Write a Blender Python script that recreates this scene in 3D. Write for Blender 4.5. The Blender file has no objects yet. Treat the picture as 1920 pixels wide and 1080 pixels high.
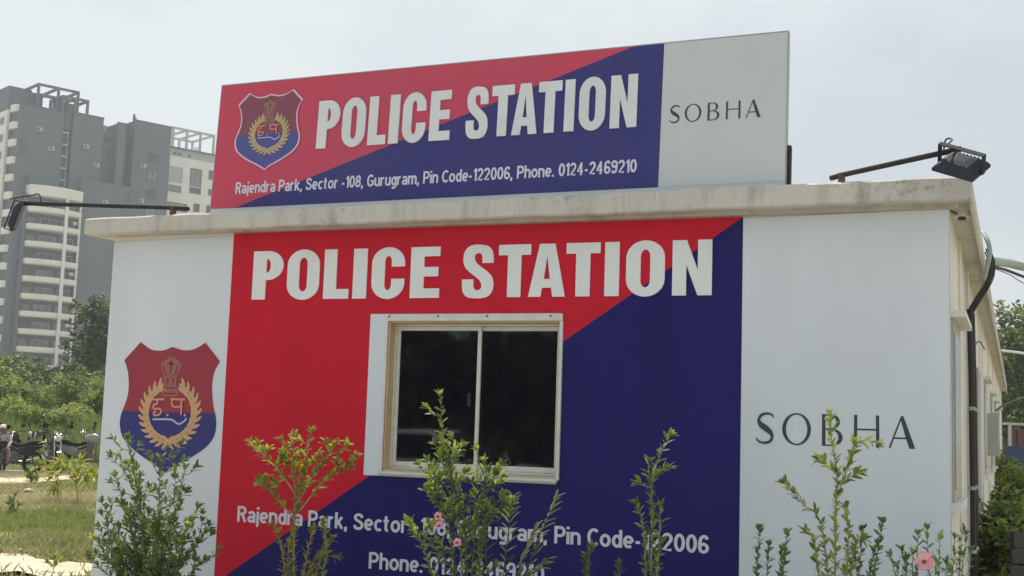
import bpy, bmesh, math, random
import numpy as np
from mathutils import Vector, Matrix

# ------------------------------------------------------------------ camera, sky, sun, exposure
scene = bpy.context.scene
COL = scene.collection
random.seed(7)
rng = np.random.default_rng(11)

CAM = Vector((0.0, -8.5, 1.5))
FPX = 2347.3
CF = Vector((-0.3728925, 0.92106467, 0.11220991))
CR = Vector((0.92780084, 0.37165061, 0.03257936))
CU = Vector((0.01169518, -0.11625704, 0.9931503))
cd = bpy.data.cameras.new('camera'); cam = bpy.data.objects.new('camera', cd); COL.objects.link(cam)
cd.sensor_width = 36.0; cd.lens = FPX * 36.0 / 1920.0; cd.clip_start = 0.1; cd.clip_end = 3000
cam.matrix_world = Matrix(((CR.x, CU.x, -CF.x, CAM.x), (CR.y, CU.y, -CF.y, CAM.y), (CR.z, CU.z, -CF.z, CAM.z), (0, 0, 0, 1)))
scene.camera = cam

SUN_EL, SUN_AZ = 60.0, -34.0          # azimuth from +Y towards +X: behind the building, a little to the left
world = bpy.data.worlds.new('World'); scene.world = world; world.use_nodes = True
wn = world.node_tree.nodes; wl = world.node_tree.links
for n_ in list(wn): wn.remove(n_)
w_out = wn.new('ShaderNodeOutputWorld'); w_bg = wn.new('ShaderNodeBackground')
w_sky = wn.new('ShaderNodeTexSky'); w_sky.sky_type = 'NISHITA'; w_sky.sun_disc = False
w_sky.sun_elevation = math.radians(SUN_EL); w_sky.sun_rotation = math.radians(SUN_AZ)
w_sky.air_density = 1.2; w_sky.dust_density = 4.0; w_sky.ozone_density = 1.0
w_tc = wn.new('ShaderNodeTexCoord'); w_map = wn.new('ShaderNodeMapping'); w_map.inputs['Scale'].default_value = (1.6, 1.6, 3.2); w_map.inputs['Location'].default_value = (9, 9, 2)
w_noise = wn.new('ShaderNodeTexNoise'); w_noise.inputs['Scale'].default_value = 1.7; w_noise.inputs['Detail'].default_value = 5; w_noise.inputs['Roughness'].default_value = 0.5
w_ramp = wn.new('ShaderNodeValToRGB')
w_ramp.color_ramp.elements[0].position = 0.32; w_ramp.color_ramp.elements[0].color = (0.66, 0.66, 0.66, 1)
w_ramp.color_ramp.elements[1].position = 0.68; w_ramp.color_ramp.elements[1].color = (0.96, 0.96, 0.96, 1)
w_mix = wn.new('ShaderNodeMixRGB'); w_ovc = wn.new('ShaderNodeMapRange'); w_ovc.inputs['From Min'].default_value = 0.40; w_ovc.inputs['From Max'].default_value = 0.60
w_grey = wn.new('ShaderNodeMixRGB'); w_grey.inputs['Color1'].default_value = (5.7, 6.3, 6.85, 1); w_grey.inputs['Color2'].default_value = (7.2, 7.75, 7.9, 1)   # thicker and thinner bright overcast
wl.new(w_noise.outputs['Fac'], w_ovc.inputs['Value']); wl.new(w_ovc.outputs['Result'], w_grey.inputs['Fac']); wl.new(w_grey.outputs['Color'], w_mix.inputs['Color2'])
w_bg.inputs['Strength'].default_value = 0.1
wl.new(w_tc.outputs['Generated'], w_map.inputs['Vector']); wl.new(w_map.outputs['Vector'], w_noise.inputs['Vector'])
wl.new(w_noise.outputs['Fac'], w_ramp.inputs['Fac']); wl.new(w_ramp.outputs['Color'], w_mix.inputs['Fac'])
wl.new(w_sky.outputs['Color'], w_mix.inputs['Color1']); wl.new(w_mix.outputs['Color'], w_bg.inputs['Color'])
wl.new(w_bg.outputs['Background'], w_out.inputs['Surface'])

sd = bpy.data.lights.new('sun', 'SUN'); sun = bpy.data.objects.new('sun', sd); COL.objects.link(sun)
sd.energy = 4.9; sd.angle = math.radians(2.0); sd.color = (1.0, 0.94, 0.84)
e_, a_ = math.radians(SUN_EL), math.radians(SUN_AZ)
to_sun = Vector((math.cos(e_) * math.sin(a_), math.cos(e_) * math.cos(a_), math.sin(e_)))
sun.rotation_euler = to_sun.to_track_quat('Z', 'Y').to_euler()
sun.location = (-20, 20, 40)

scene.view_settings.view_transform = 'Standard'; scene.view_settings.look = 'None'
scene.view_settings.exposure = 0.15; scene.view_settings.gamma = 1.0; scene.view_settings.use_curve_mapping = False
scene.cycles.max_bounces = 8; scene.cycles.volume_bounces = 0; scene.cycles.caustics_reflective = False; scene.cycles.caustics_refractive = False

# ------------------------------------------------------------------ helpers
def ray(px, py): return CF + CR * ((px - 960) / FPX) - CU * ((py - 540) / FPX)
def at_y(px, py, Y):
    v = ray(px, py); return CAM + v * ((Y - CAM.y) / v.y)
def at_d(px, py, D): return CAM + ray(px, py) * D
def at_z(px, py, Z=0.0):
    v = ray(px, py); return CAM + v * ((Z - CAM.z) / v.z)

def link(name, mesh, parent=None):
    o = bpy.data.objects.new(name, mesh); COL.objects.link(o)
    if parent is not None: o.parent = parent
    return o
def tag(o, label=None, cat=None, group=None, kind=None):
    if label: o['label'] = label
    if cat: o['category'] = cat
    if group: o['group'] = group
    if kind: o['kind'] = kind
    return o
def thing(name, label, cat, loc=(0, 0, 0), rz=0.0, group=None):
    o = bpy.data.objects.new(name, None); COL.objects.link(o); o.location = loc; o.rotation_euler = (0, 0, rz); o.empty_display_size = 0.2
    return tag(o, label, cat, group)

class MB:
    """collects faces; build() links them as ONE mesh object"""
    def __init__(s): s.v = []; s.f = []; s.m = []
    def add(s, verts, faces, mi=0):
        k = len(s.v); s.v += [tuple(p) for p in verts]; s.f += [tuple(i + k for i in f) for f in faces]; s.m += [mi] * len(faces); return s
    def box(s, x0, x1, y0, y1, z0, z1, mi=0):
        x0, x1 = min(x0, x1), max(x0, x1); y0, y1 = min(y0, y1), max(y0, y1); z0, z1 = min(z0, z1), max(z0, z1)
        return s.add([(x0, y0, z0), (x1, y0, z0), (x1, y1, z0), (x0, y1, z0), (x0, y0, z1), (x1, y0, z1), (x1, y1, z1), (x0, y1, z1)],
                     [(0, 3, 2, 1), (4, 5, 6, 7), (0, 1, 5, 4), (1, 2, 6, 5), (2, 3, 7, 6), (3, 0, 4, 7)], mi)
    def ring(s, x0, x1, z0, z1, y0, y1, t, mi=0):
        s.box(x0, x1, y0, y1, z0, z0 + t, mi); s.box(x0, x1, y0, y1, z1 - t, z1, mi)
        s.box(x0, x0 + t, y0, y1, z0 + t, z1 - t, mi); s.box(x1 - t, x1, y0, y1, z0 + t, z1 - t, mi); return s
    def tube(s, pts, r, n=8, mi=0, caps=True):
        pts = [Vector(p) for p in pts]; m = len(pts)
        rs = r if isinstance(r, (list, tuple)) else [r] * m
        V = []; ref = None
        for i, p in enumerate(pts):
            d = (pts[min(i + 1, m - 1)] - pts[max(i - 1, 0)])
            d = d.normalized() if d.length > 1e-9 else Vector((0, 0, 1))
            if ref is None: ref = Vector((0, 0, 1)) if abs(d.z) < .9 else Vector((1, 0, 0))
            a = d.cross(ref).normalized(); b = a.cross(d).normalized(); ref = b
            for k in range(n):
                t = 2 * math.pi * k / n; V.append(p + (a * math.cos(t) + b * math.sin(t)) * rs[i])
        F = []
        for i in range(m - 1):
            for k in range(n):
                k2 = (k + 1) % n; F.append((i * n + k, i * n + k2, (i + 1) * n + k2, (i + 1) * n + k))
        if caps: F.append(tuple(range(n))[::-1]); F.append(tuple((m - 1) * n + k for k in range(n)))
        return s.add(V, F, mi)
    def prism(s, poly, y0, y1, mi=0):
        n = len(poly); V = [(p[0], y0, p[1]) for p in poly] + [(p[0], y1, p[1]) for p in poly]
        F = [tuple(range(n)), tuple(range(2 * n - 1, n - 1, -1))] + [(i, n + i, n + (i + 1) % n, (i + 1) % n) for i in range(n)]
        return s.add(V, F, mi)
    def slab(s, poly, z0, z1, mi=0):
        n = len(poly); V = [(p[0], p[1], z0) for p in poly] + [(p[0], p[1], z1) for p in poly]
        F = [tuple(range(n))[::-1], tuple(range(n, 2 * n))] + [(i, (i + 1) % n, n + (i + 1) % n, n + i) for i in range(n)]
        return s.add(V, F, mi)
    def build(s, name, mats, parent=None, bevel=0.0, smooth=False):
        me = bpy.data.meshes.new(name); me.from_pydata(s.v, [], s.f); me.validate()
        mats = mats if isinstance(mats, (list, tuple)) else [mats]
        for m in mats: me.materials.append(m)
        if len(mats) > 1 and len(me.polygons) == len(s.m): me.polygons.foreach_set('material_index', s.m)
        bm = bmesh.new(); bm.from_mesh(me); bmesh.ops.recalc_face_normals(bm, faces=bm.faces); bm.to_mesh(me); bm.free()
        if smooth: me.polygons.foreach_set('use_smooth', [True] * len(me.polygons))
        o = link(name, me, parent)
        if bevel > 0:
            b = o.modifiers.new('bevel', 'BEVEL'); b.width = bevel; b.segments = 2; b.limit_method = 'ANGLE'; b.angle_limit = math.radians(40)
        return o

def lin(r, g, b):
    f = lambda c: (c / 255 / 12.92) if c / 255 <= 0.04045 else ((c / 255 + 0.055) / 1.055) ** 2.4
    return (f(r), f(g), f(b))
MATS = {}
def mat(name, c1, c2=None, scale=5.0, stretch=(1, 1, 1), rough=0.6, bump=0.0, bscale=40.0, spec=0.4, metal=0.0, detail=5, lo=0.35, hi=0.65, transl=0.0, coords='Object', objvar=0.0):
    m = bpy.data.materials.new(name); m.use_nodes = True; N = m.node_tree.nodes; L = m.node_tree.links
    p = N['Principled BSDF']; p.inputs['Roughness'].default_value = rough; p.inputs['Specular IOR Level'].default_value = spec; p.inputs['Metallic'].default_value = metal
    tc = N.new('ShaderNodeTexCoord'); mp = N.new('ShaderNodeMapping'); mp.inputs['Scale'].default_value = stretch
    L.new(tc.outputs[coords], mp.inputs['Vector'])
    no = N.new('ShaderNodeTexNoise'); no.inputs['Scale'].default_value = scale; no.inputs['Detail'].default_value = detail; no.inputs['Roughness'].default_value = 0.6
    L.new(mp.outputs['Vector'], no.inputs['Vector'])
    rp = N.new('ShaderNodeValToRGB'); rp.color_ramp.elements[0].position = lo; rp.color_ramp.elements[1].position = hi
    c2 = c2 or tuple(x * 0.88 for x in c1)
    rp.color_ramp.elements[0].color = (*c1, 1); rp.color_ramp.elements[1].color = (*c2, 1)
    L.new(no.outputs['Fac'], rp.inputs['Fac'])
    colsock = rp.outputs['Color']
    if objvar > 0:
        oi = N.new('ShaderNodeObjectInfo'); hs = N.new('ShaderNodeHueSaturation'); mr = N.new('ShaderNodeMapRange')
        mr.inputs['To Min'].default_value = 1 - objvar; mr.inputs['To Max'].default_value = 1 + objvar
        L.new(oi.outputs['Random'], mr.inputs['Value']); L.new(mr.outputs['Result'], hs.inputs['Value']); L.new(colsock, hs.inputs['Color']); colsock = hs.outputs['Color']
    L.new(colsock, p.inputs['Base Color'])
    if bump > 0:
        n2 = N.new('ShaderNodeTexNoise'); n2.inputs['Scale'].default_value = bscale; n2.inputs['Detail'].default_value = 4
        L.new(tc.outputs[coords], n2.inputs['Vector'])
        b = N.new('ShaderNodeBump'); b.inputs['Strength'].default_value = bump; b.inputs['Distance'].default_value = 0.02
        L.new(n2.outputs['Fac'], b.inputs['Height']); L.new(b.outputs['Normal'], p.inputs['Normal'])
    if transl > 0:
        t = N.new('ShaderNodeBsdfTranslucent'); mx = N.new('ShaderNodeMixShader'); mx.inputs['Fac'].default_value = transl
        hs2 = N.new('ShaderNodeHueSaturation'); hs2.inputs['Hue'].default_value = 0.48; hs2.inputs['Value'].default_value = 1.5; L.new(colsock, hs2.inputs['Color'])
        L.new(hs2.outputs['Color'], t.inputs['Color']); L.new(p.outputs['BSDF'], mx.inputs[1]); L.new(t.outputs['BSDF'], mx.inputs[2])
        L.new(mx.outputs['Shader'], N['Material Output'].inputs['Surface'])
    MATS[name] = m; return m

# police station materials
M_vin_w = mat('white printed vinyl', (0.705, 0.755, 0.815), (0.66, 0.705, 0.76), scale=1.6, stretch=(1, 1, .25), rough=0.38, bump=0.2, bscale=2.2, spec=0.35)
M_vin_r = mat('red printed vinyl', (0.62, 0.016, 0.040), (0.55, 0.016, 0.036), scale=1.8, stretch=(1, 1, .22), rough=0.42, bump=0.2, bscale=2.2, spec=0.08)
M_vin_n = mat('navy printed vinyl', (0.016, 0.015, 0.122), (0.021, 0.019, 0.145), scale=1.8, stretch=(1, 1, .22), rough=0.42, bump=0.2, bscale=2.2, spec=0.08)
M_let = mat('white lettering', (0.80, 0.83, 0.83), (0.75, 0.78, 0.78), scale=3.0, rough=0.45, spec=0.3)
M_let_s = mat('pale lettering', (0.70, 0.70, 0.80), (0.64, 0.64, 0.75), scale=9.0, rough=0.45, spec=0.3)
M_flex_r = mat('muted red flex print', (0.62, 0.072, 0.13), (0.56, 0.082, 0.135), scale=1.2, stretch=(1, 1, .4), rough=0.45, bump=0.2, bscale=1.8, spec=0.15)  # roof sign prints are less saturated than the wall panel prints
M_flex_n = mat('muted navy flex print', (0.047, 0.046, 0.205), (0.06, 0.058, 0.205), scale=1.2, stretch=(1, 1, .4), rough=0.45, bump=0.2, bscale=1.8, spec=0.15)
M_flex_w = mat('white flex print', (0.60, 0.635, 0.655), (0.55, 0.58, 0.60), scale=1.1, stretch=(1, 1, .4), rough=0.42, bump=0.2, bscale=1.8, spec=0.35)
M_dkgreen = mat('dark slate lettering', (0.028, 0.045, 0.055), (0.035, 0.055, 0.062), scale=8, rough=0.5)
M_sh_red = mat('maroon shield print', (0.34, 0.028, 0.05), (0.30, 0.026, 0.047), scale=3, rough=0.4)
M_sh_blue = mat('blue shield print', (0.021, 0.023, 0.175), (0.025, 0.027, 0.195), scale=3, rough=0.4)
M_sh_red2 = mat('muted maroon shield print', (0.26, 0.07, 0.11), (0.235, 0.065, 0.10), scale=3, rough=0.4)
M_sh_blue2 = mat('muted blue shield print', (0.075, 0.085, 0.30), (0.08, 0.09, 0.28), scale=3, rough=0.4)
M_gold = mat('gold wreath print', (0.66, 0.40, 0.20), (0.56, 0.33, 0.18), scale=14, rough=0.45)
M_tan = mat('tan emblem print', (0.38, 0.16, 0.12), (0.30, 0.10, 0.085), scale=30, rough=0.45)
M_peach = mat('peach script print', (0.72, 0.30, 0.22), (0.66, 0.27, 0.22), scale=10, rough=0.45)
M_paleblue = mat('pale stroke print', (0.55, 0.52, 0.72), (0.5, 0.48, 0.68), scale=10, rough=0.45)
M_pinkline = mat('pale pink outline print', (0.78, 0.50, 0.62), (0.72, 0.48, 0.62), scale=10, rough=0.45)
M_wall = mat('cream painted wall', (0.80, 0.77, 0.735), (0.72, 0.69, 0.65), scale=2.2, stretch=(1, 1, 0.35), rough=0.8, bump=0.25, bscale=30)
M_alu = mat('off white window aluminium', (0.72, 0.71, 0.66), (0.62, 0.61, 0.56), scale=9, rough=0.42, bump=0.05, bscale=60)
M_reveal = mat('yellowed cream reveal', (0.62, 0.43, 0.19), (0.66, 0.55, 0.36), scale=6, stretch=(1, 1, .4), rough=0.7, bump=0.2)
M_glass = mat('dark tinted glass', (0.002, 0.002, 0.006), (0.003, 0.003, 0.008), scale=1, rough=0.03, spec=0.5)
M_greyglass = mat('grey frosted glass', (0.26, 0.29, 0.30), (0.22, 0.25, 0.26), scale=2, rough=0.25, spec=0.5)
M_metal_dk = mat('dark painted steel', (0.028, 0.032, 0.034), (0.045, 0.045, 0.042), scale=12, rough=0.75, bump=0.1, spec=.2)
M_lamp = mat('dark grey lamp casting', (0.040, 0.046, 0.060), (0.03, 0.035, 0.046), scale=10, rough=0.7, spec=.2)
M_rust = mat('rusty bracket', (0.16, 0.09, 0.05), (0.07, 0.05, 0.04), scale=25, rough=0.8)
M_black = mat('black plastic pipe', (0.018, 0.016, 0.016), (0.03, 0.027, 0.025), scale=6, rough=0.5)
M_pvc = mat('grey plastic conduit', (0.36, 0.42, 0.41), (0.30, 0.36, 0.35), scale=4, rough=0.5)
M_cable = mat('dark cable', (0.03, 0.035, 0.035), (0.05, 0.055, 0.05), scale=8, rough=0.6)
M_door = mat('dusty mauve door', (0.40, 0.37, 0.40), (0.34, 0.31, 0.34), scale=4, stretch=(1, 1, .3), rough=0.6)
M_doordk = mat('dark brown door', (0.05, 0.042, 0.042), (0.035, 0.03, 0.03), scale=4, stretch=(1, 1, .3), rough=0.6)
M_lens_dk = mat('dusty lamp glass', (0.045, 0.05, 0.055), (0.03, 0.035, 0.04), scale=6, rough=0.5, spec=.3)
M_boxgrey = mat('grey meter box', (0.42, 0.43, 0.40), (0.36, 0.37, 0.35), scale=6, rough=0.6)

def concrete(name, base, dirt, rust):
    m = bpy.data.materials.new(name); m.use_nodes = True; N = m.node_tree.nodes; L = m.node_tree.links; p = N['Principled BSDF']
    p.inputs['Roughness'].default_value = 0.85; p.inputs['Specular IOR Level'].default_value = 0.2
    tc = N.new('ShaderNodeTexCoord')
    def noise(scale, st, det=6, ro=0.65):
        mp = N.new('ShaderNodeMapping'); mp.inputs['Scale'].default_value = st; L.new(tc.outputs['Object'], mp.inputs['Vector'])
        n = N.new('ShaderNodeTexNoise'); n.inputs['Scale'].default_value = scale; n.inputs['Detail'].default_value = det; n.inputs['Roughness'].default_value = ro
        L.new(mp.outputs['Vector'], n.inputs['Vector']); return n.outputs['Fac']
    def ramp(s, a, b):
        r = N.new('ShaderNodeMapRange'); r.inputs['From Min'].default_value = a; r.inputs['From Max'].default_value = b; L.new(s, r.inputs['Value']); return r.outputs['Result']
    def mul(a, b):
        k = N.new('ShaderNodeMath'); k.operation = 'MULTIPLY'; L.new(a, k.inputs[0])
        if isinstance(b, float): k.inputs[1].default_value = b
        else: L.new(b, k.inputs[1])
        return k.outputs[0]
    def mix(f, a, col):
        x = N.new('ShaderNodeMixRGB'); L.new(f, x.inputs['Fac'])
        if isinstance(a, tuple): x.inputs['Color1'].default_value = (*a, 1)
        else: L.new(a, x.inputs['Color1'])
        x.inputs['Color2'].default_value = (*col, 1); return x.outputs['Color']
    streak = mul(ramp(noise(9, (1, 1, 0.16)), 0.48, 0.66), ramp(noise(1.2, (1, 1, 1), 3), 0.38, 0.62))
    mould = mul(ramp(noise(26, (1, 1, 0.7), 8, 0.75), 0.52, 0.68), ramp(noise(1.7, (1, 1, 1), 2), 0.48, 0.66))
    rustf = mul(ramp(noise(3.2, (1, 1, 0.4)), 0.56, 0.72), 0.55)
    c = mix(ramp(noise(1.6, (1, 1, 1)), 0.3, 0.7), base, tuple(x * 0.86 for x in base))
    c = mix(rustf, c, rust); c = mix(mul(streak, 0.6), c, dirt); c = mix(mul(mould, 0.85), c, tuple(x * 0.75 for x in dirt))
    L.new(c, p.inputs['Base Color'])
    b = N.new('ShaderNodeBump'); b.inputs['Strength'].default_value = 0.35; b.inputs['Distance'].default_value = 0.01
    L.new(noise(45, (1, 1, 1)), b.inputs['Height']); L.new(b.outputs['Normal'], p.inputs['Normal'])
    return m
M_slab = concrete('stained roof plaster', (0.64, 0.615, 0.565), (0.24, 0.22, 0.185), (0.50, 0.42, 0.32))
M_soffit = concrete('soffit plaster', (0.56, 0.52, 0.46), (0.26, 0.23, 0.19), (0.44, 0.36, 0.28))

# tower materials
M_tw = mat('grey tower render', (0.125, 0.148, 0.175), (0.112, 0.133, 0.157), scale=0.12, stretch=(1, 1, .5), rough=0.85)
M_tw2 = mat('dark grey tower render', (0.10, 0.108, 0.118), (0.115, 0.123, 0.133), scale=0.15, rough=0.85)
M_tww = mat('white tower render', (0.80, 0.79, 0.75), (0.72, 0.715, 0.68), scale=0.3, stretch=(1, 1, .4), rough=0.85)
M_twl = mat('pale grey tower render', (0.44, 0.46, 0.46), (0.40, 0.42, 0.42), scale=0.3, stretch=(1, 1, .4), rough=0.85)
M_twg = mat('far window glass', (0.035, 0.045, 0.05), (0.07, 0.085, 0.085), scale=0.8, rough=0.25, spec=0.5)
M_twg2 = mat('curtained window', (0.25, 0.27, 0.26), (0.14, 0.16, 0.16), scale=1.4, stretch=(1, 1, .2), rough=0.4, spec=0.5)
M_twf = mat('far window frame', (0.10, 0.11, 0.115), (0.12, 0.13, 0.135), scale=1, rough=0.7)
M_tank = mat('teal roof tank', (0.09, 0.14, 0.16), (0.06, 0.10, 0.115), scale=1, rough=0.6)

# vegetation and ground materials
M_leafA = mat('mid green leaf', (0.17, 0.235, 0.06), (0.115, 0.185, 0.045), scale=3, rough=0.55, spec=0.25, transl=0.28, objvar=0.3)
M_leafB = mat('yellow green leaf', (0.34, 0.34, 0.035), (0.24, 0.28, 0.035), scale=3, rough=0.55, spec=0.25, transl=0.35, objvar=0.25)
M_leafC = mat('dark green leaf', (0.085, 0.145, 0.065), (0.115, 0.18, 0.07), scale=3, rough=0.5, spec=0.3, transl=0.2, objvar=0.3)
M_leafR = mat('reddish young leaf', (0.26, 0.12, 0.03), (0.2, 0.15, 0.03), scale=3, rough=0.45, transl=0.3, objvar=0.25)
M_leafF = mat('fresh lime leaf', (0.30, 0.37, 0.07), (0.22, 0.30, 0.06), scale=3, rough=0.55, spec=0.25, transl=0.35, objvar=0.25)
M_stem = mat('green brown stem', (0.14, 0.14, 0.07), (0.11, 0.10, 0.06), scale=20, rough=0.8)
M_stemg = mat('pale grey stem', (0.30, 0.31, 0.25), (0.22, 0.24, 0.18), scale=20, rough=0.8)
M_bark = mat('tree bark', (0.10, 0.08, 0.055), (0.06, 0.05, 0.04), scale=6, stretch=(1, 1, .2), rough=0.9, bump=0.6, bscale=14)
M_frond = mat('dull frond', (0.13, 0.155, 0.06), (0.09, 0.115, 0.045), scale=3, rough=0.65, spec=0.15, transl=0.3, objvar=0.25)
M_petal = mat('pink petal', (0.78, 0.25, 0.30), (0.80, 0.42, 0.44), scale=45, rough=0.6, transl=0.2)
M_pcore = mat('dark red flower throat', (0.30, 0.03, 0.06), (0.22, 0.03, 0.05), scale=30, rough=0.6)
M_t1 = mat('tree leaf dark', (0.042, 0.075, 0.025), (0.06, 0.10, 0.03), scale=0.8, rough=0.55, transl=0.2, spec=0.2)
M_t2 = mat('tree leaf mid', (0.13, 0.195, 0.05), (0.165, 0.23, 0.06), scale=0.8, rough=0.55, transl=0.25, spec=0.2)
M_t3 = mat('tree leaf bright', (0.25, 0.32, 0.075), (0.29, 0.35, 0.085), scale=0.8, rough=0.55, transl=0.3, spec=0.2)
M_g1 = mat('green grass', (0.19, 0.25, 0.075), (0.24, 0.29, 0.10), scale=0.6, rough=0.6, transl=0.25, spec=0.2)
M_g2 = mat('dry grass', (0.54, 0.48, 0.29), (0.46, 0.41, 0.24), scale=0.6, rough=0.7, transl=0.2, spec=0.2)
M_g3 = mat('olive grass', (0.30, 0.30, 0.15), (0.35, 0.335, 0.19), scale=0.6, rough=0.65, transl=0.25, spec=0.2)
def ground_mat():
    m = bpy.data.materials.new('dry earth'); m.use_nodes = True; N = m.node_tree.nodes; L = m.node_tree.links; p = N['Principled BSDF']; p.inputs['Roughness'].default_value = 0.95; p.inputs['Specular IOR Level'].default_value = 0.1
    tc = N.new('ShaderNodeTexCoord')
    def no(s, d=6):
        n = N.new('ShaderNodeTexNoise'); n.inputs['Scale'].default_value = s; n.inputs['Detail'].default_value = d; n.inputs['Roughness'].default_value = 0.65; L.new(tc.outputs['Object'], n.inputs['Vector']); return n.outputs['Fac']
    r1 = N.new('ShaderNodeValToRGB'); e = r1.color_ramp.elements
    e[0].position = 0.34; e[0].color = (0.19, 0.18, 0.085, 1); e[1].position = 0.72; e[1].color = (0.56, 0.48, 0.34, 1)
    x = e.new(0.5); x.color = (0.34, 0.30, 0.17, 1)
    L.new(no(0.45, 9), r1.inputs['Fac'])
    r2 = N.new('ShaderNodeMixRGB'); r2.blend_type = 'OVERLAY'; r2.inputs['Fac'].default_value = 0.7; L.new(r1.outputs['Color'], r2.inputs['Color1']); L.new(no(7, 8), r2.inputs['Color2'])
    L.new(r2.outputs['Color'], p.inputs['Base Color'])
    b = N.new('ShaderNodeBump'); b.inputs['Strength'].default_value = 0.8; b.inputs['Distance'].default_value = 0.06; L.new(no(5, 8), b.inputs['Height']); L.new(b.outputs['Normal'], p.inputs['Normal'])
    return m
M_ground = ground_mat()
M_sand = mat('pale sandy track', (0.64, 0.55, 0.44), (0.52, 0.42, 0.31), scale=1.6, rough=0.95, bump=0.6, bscale=9, spec=0.1)

# ------------------------------------------------------------------ ground
def sheet(name, poly, z, m, amp=0.0, div=1):
    mb = MB(); mb.add([(p[0], p[1], z) for p in poly], [tuple(range(len(poly)))])
    return mb.build(name, m)
gN = 90
gx = np.concatenate([np.linspace(-330, -50, 12), np.linspace(-46, 10, 57), np.linspace(20, 330, 10)])
gy = np.concatenate([np.linspace(-60, -12, 6), np.linspace(-10, 42, 53), np.linspace(50, 420, 12)])
GX, GY = np.meshgrid(gx, gy, indexing='ij')
def ground_h(x, y):
    h = 0.05 * np.sin(x * 0.9 + 1.3) * np.cos(y * 0.8) + 0.04 * np.sin(x * 2.1 + y * 1.7)
    w = np.clip((-x - 7.6) / 1.5, 0, 1) * np.clip((y - (-0.3)) / 1.0, 0, 1) * np.clip((34 - y) / 4, 0, 1)
    return h * w
GZ = ground_h(GX, GY)
gv = np.stack([GX, GY, GZ], -1).reshape(-1, 3); nx, ny = GX.shape
gf = [(i * ny + j, (i + 1) * ny + j, (i + 1) * ny + j + 1, i * ny + j + 1) for i in range(nx - 1) for j in range(ny - 1)]
me = bpy.data.meshes.new('ground'); me.from_pydata(gv.tolist(), [], gf); me.materials.append(M_ground); me.polygons.foreach_set('use_smooth', [True] * len(me.polygons))
tag(link('ground', me), kind='structure')
def ribbon(name, pts, m, wid, seed, z=0.03):
    r = random.Random(seed); V = []; n = len(pts)
    dense = []
    for i in range(n - 1):
        for k in range(10):
            t = k / 10; dense.append(((1 - t) * pts[i][0] + t * pts[i + 1][0], (1 - t) * pts[i][1] + t * pts[i + 1][1], (1 - t) * wid[i] + t * wid[i + 1]))
    dense.append((*pts[-1], wid[-1]))
    for i, (x, y, w) in enumerate(dense):
        a = dense[max(i - 1, 0)]; b = dense[min(i + 1, len(dense) - 1)]; d = Vector((b[0] - a[0], b[1] - a[1])).normalized(); nn = Vector((-d.y, d.x))
        for s in (-1, -0.33, 0.33, 1):
            ww = w * (1 + (r.uniform(-.28, .28) if abs(s) == 1 else 0)); X, Y = x + nn.x * s * ww, y + nn.y * s * ww
            V.append((X, Y, float(ground_h(np.array(X), np.array(Y))) + z))
    F = [(i * 4 + j, (i + 1) * 4 + j, (i + 1) * 4 + j + 1, i * 4 + j + 1) for i in range(len(dense) - 1) for j in range(3)]
    mb = MB(); mb.add(V, F); return tag(mb.build(name, m, smooth=True), kind='structure')
ribbon('sandy_path', [(-16, -1.4), (-10.6, 0.55), (-8.6, 1.35), (-7.6, 2.2), (-7.3, 6)], M_sand, [1.5, 0.75, 0.62, 0.5, 0.35], 3)
ribbon('dirt_track', [(-40, 6.0), (-27, 9.2), (-21.0, 13.6), (-16, 18), (-9, 24)], M_sand, [1.3, 1.0, 0.75, 0.7, 0.6], 4)

tag(sheet('bounce_yard', [(-34, -13), (9, -13), (9, -1.75), (-9.5, -1.75), (-34, -4.5)], .012, mat('pale bounce sheet', (.42, .40, .36), (.36, .34, .30), scale=1.2, rough=.9, bump=.3, bscale=12)), kind='structure')  # unseen pale sheet added to bounce sunlight onto the front wall
# ------------------------------------------------------------------ police station building
B = thing('police_station_building', 'low cream police station with stained flat roof and red and navy printed front', 'building', (-3.75, 0, 0))
bx = 3.75     # parts are written in world x, shifted by +bx into the building's own frame
def bmb(): return MB()
class WB(MB):
    def build(s, name, mats, parent=None, bevel=0.0, smooth=False, sub=False):
        if not sub: s.v = [(x + bx, y, z) for x, y, z in s.v]
        else: s.v = [(x + bx, y, z) for x, y, z in s.v]
        return MB.build(s, name, mats, parent, bevel, smooth)
WX0, WX1, WL, WT = -7.09, -0.40, 30.0, 3.040
wb = WB()
HX0, HX1, HZ0, HZ1 = -4.444, -3.05, 1.16, 2.29
wb.box(WX0, HX0, 0, 0.2, 0, WT); wb.box(HX1, WX1, 0, 0.2, 0, WT); wb.box(HX0, HX1, 0, 0.2, 0, HZ0); wb.box(HX0, HX1, 0, 0.2, HZ1, WT)
wb.box(WX0, WX0 + .2, .2, WL, 0, WT); wb.box(WX1 - .2, WX1, .2, WL, 0, WT); wb.box(WX0 + .2, WX1 - .2, WL - .2, WL, 0, WT)
wb.build('wall', M_wall, B)
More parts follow.
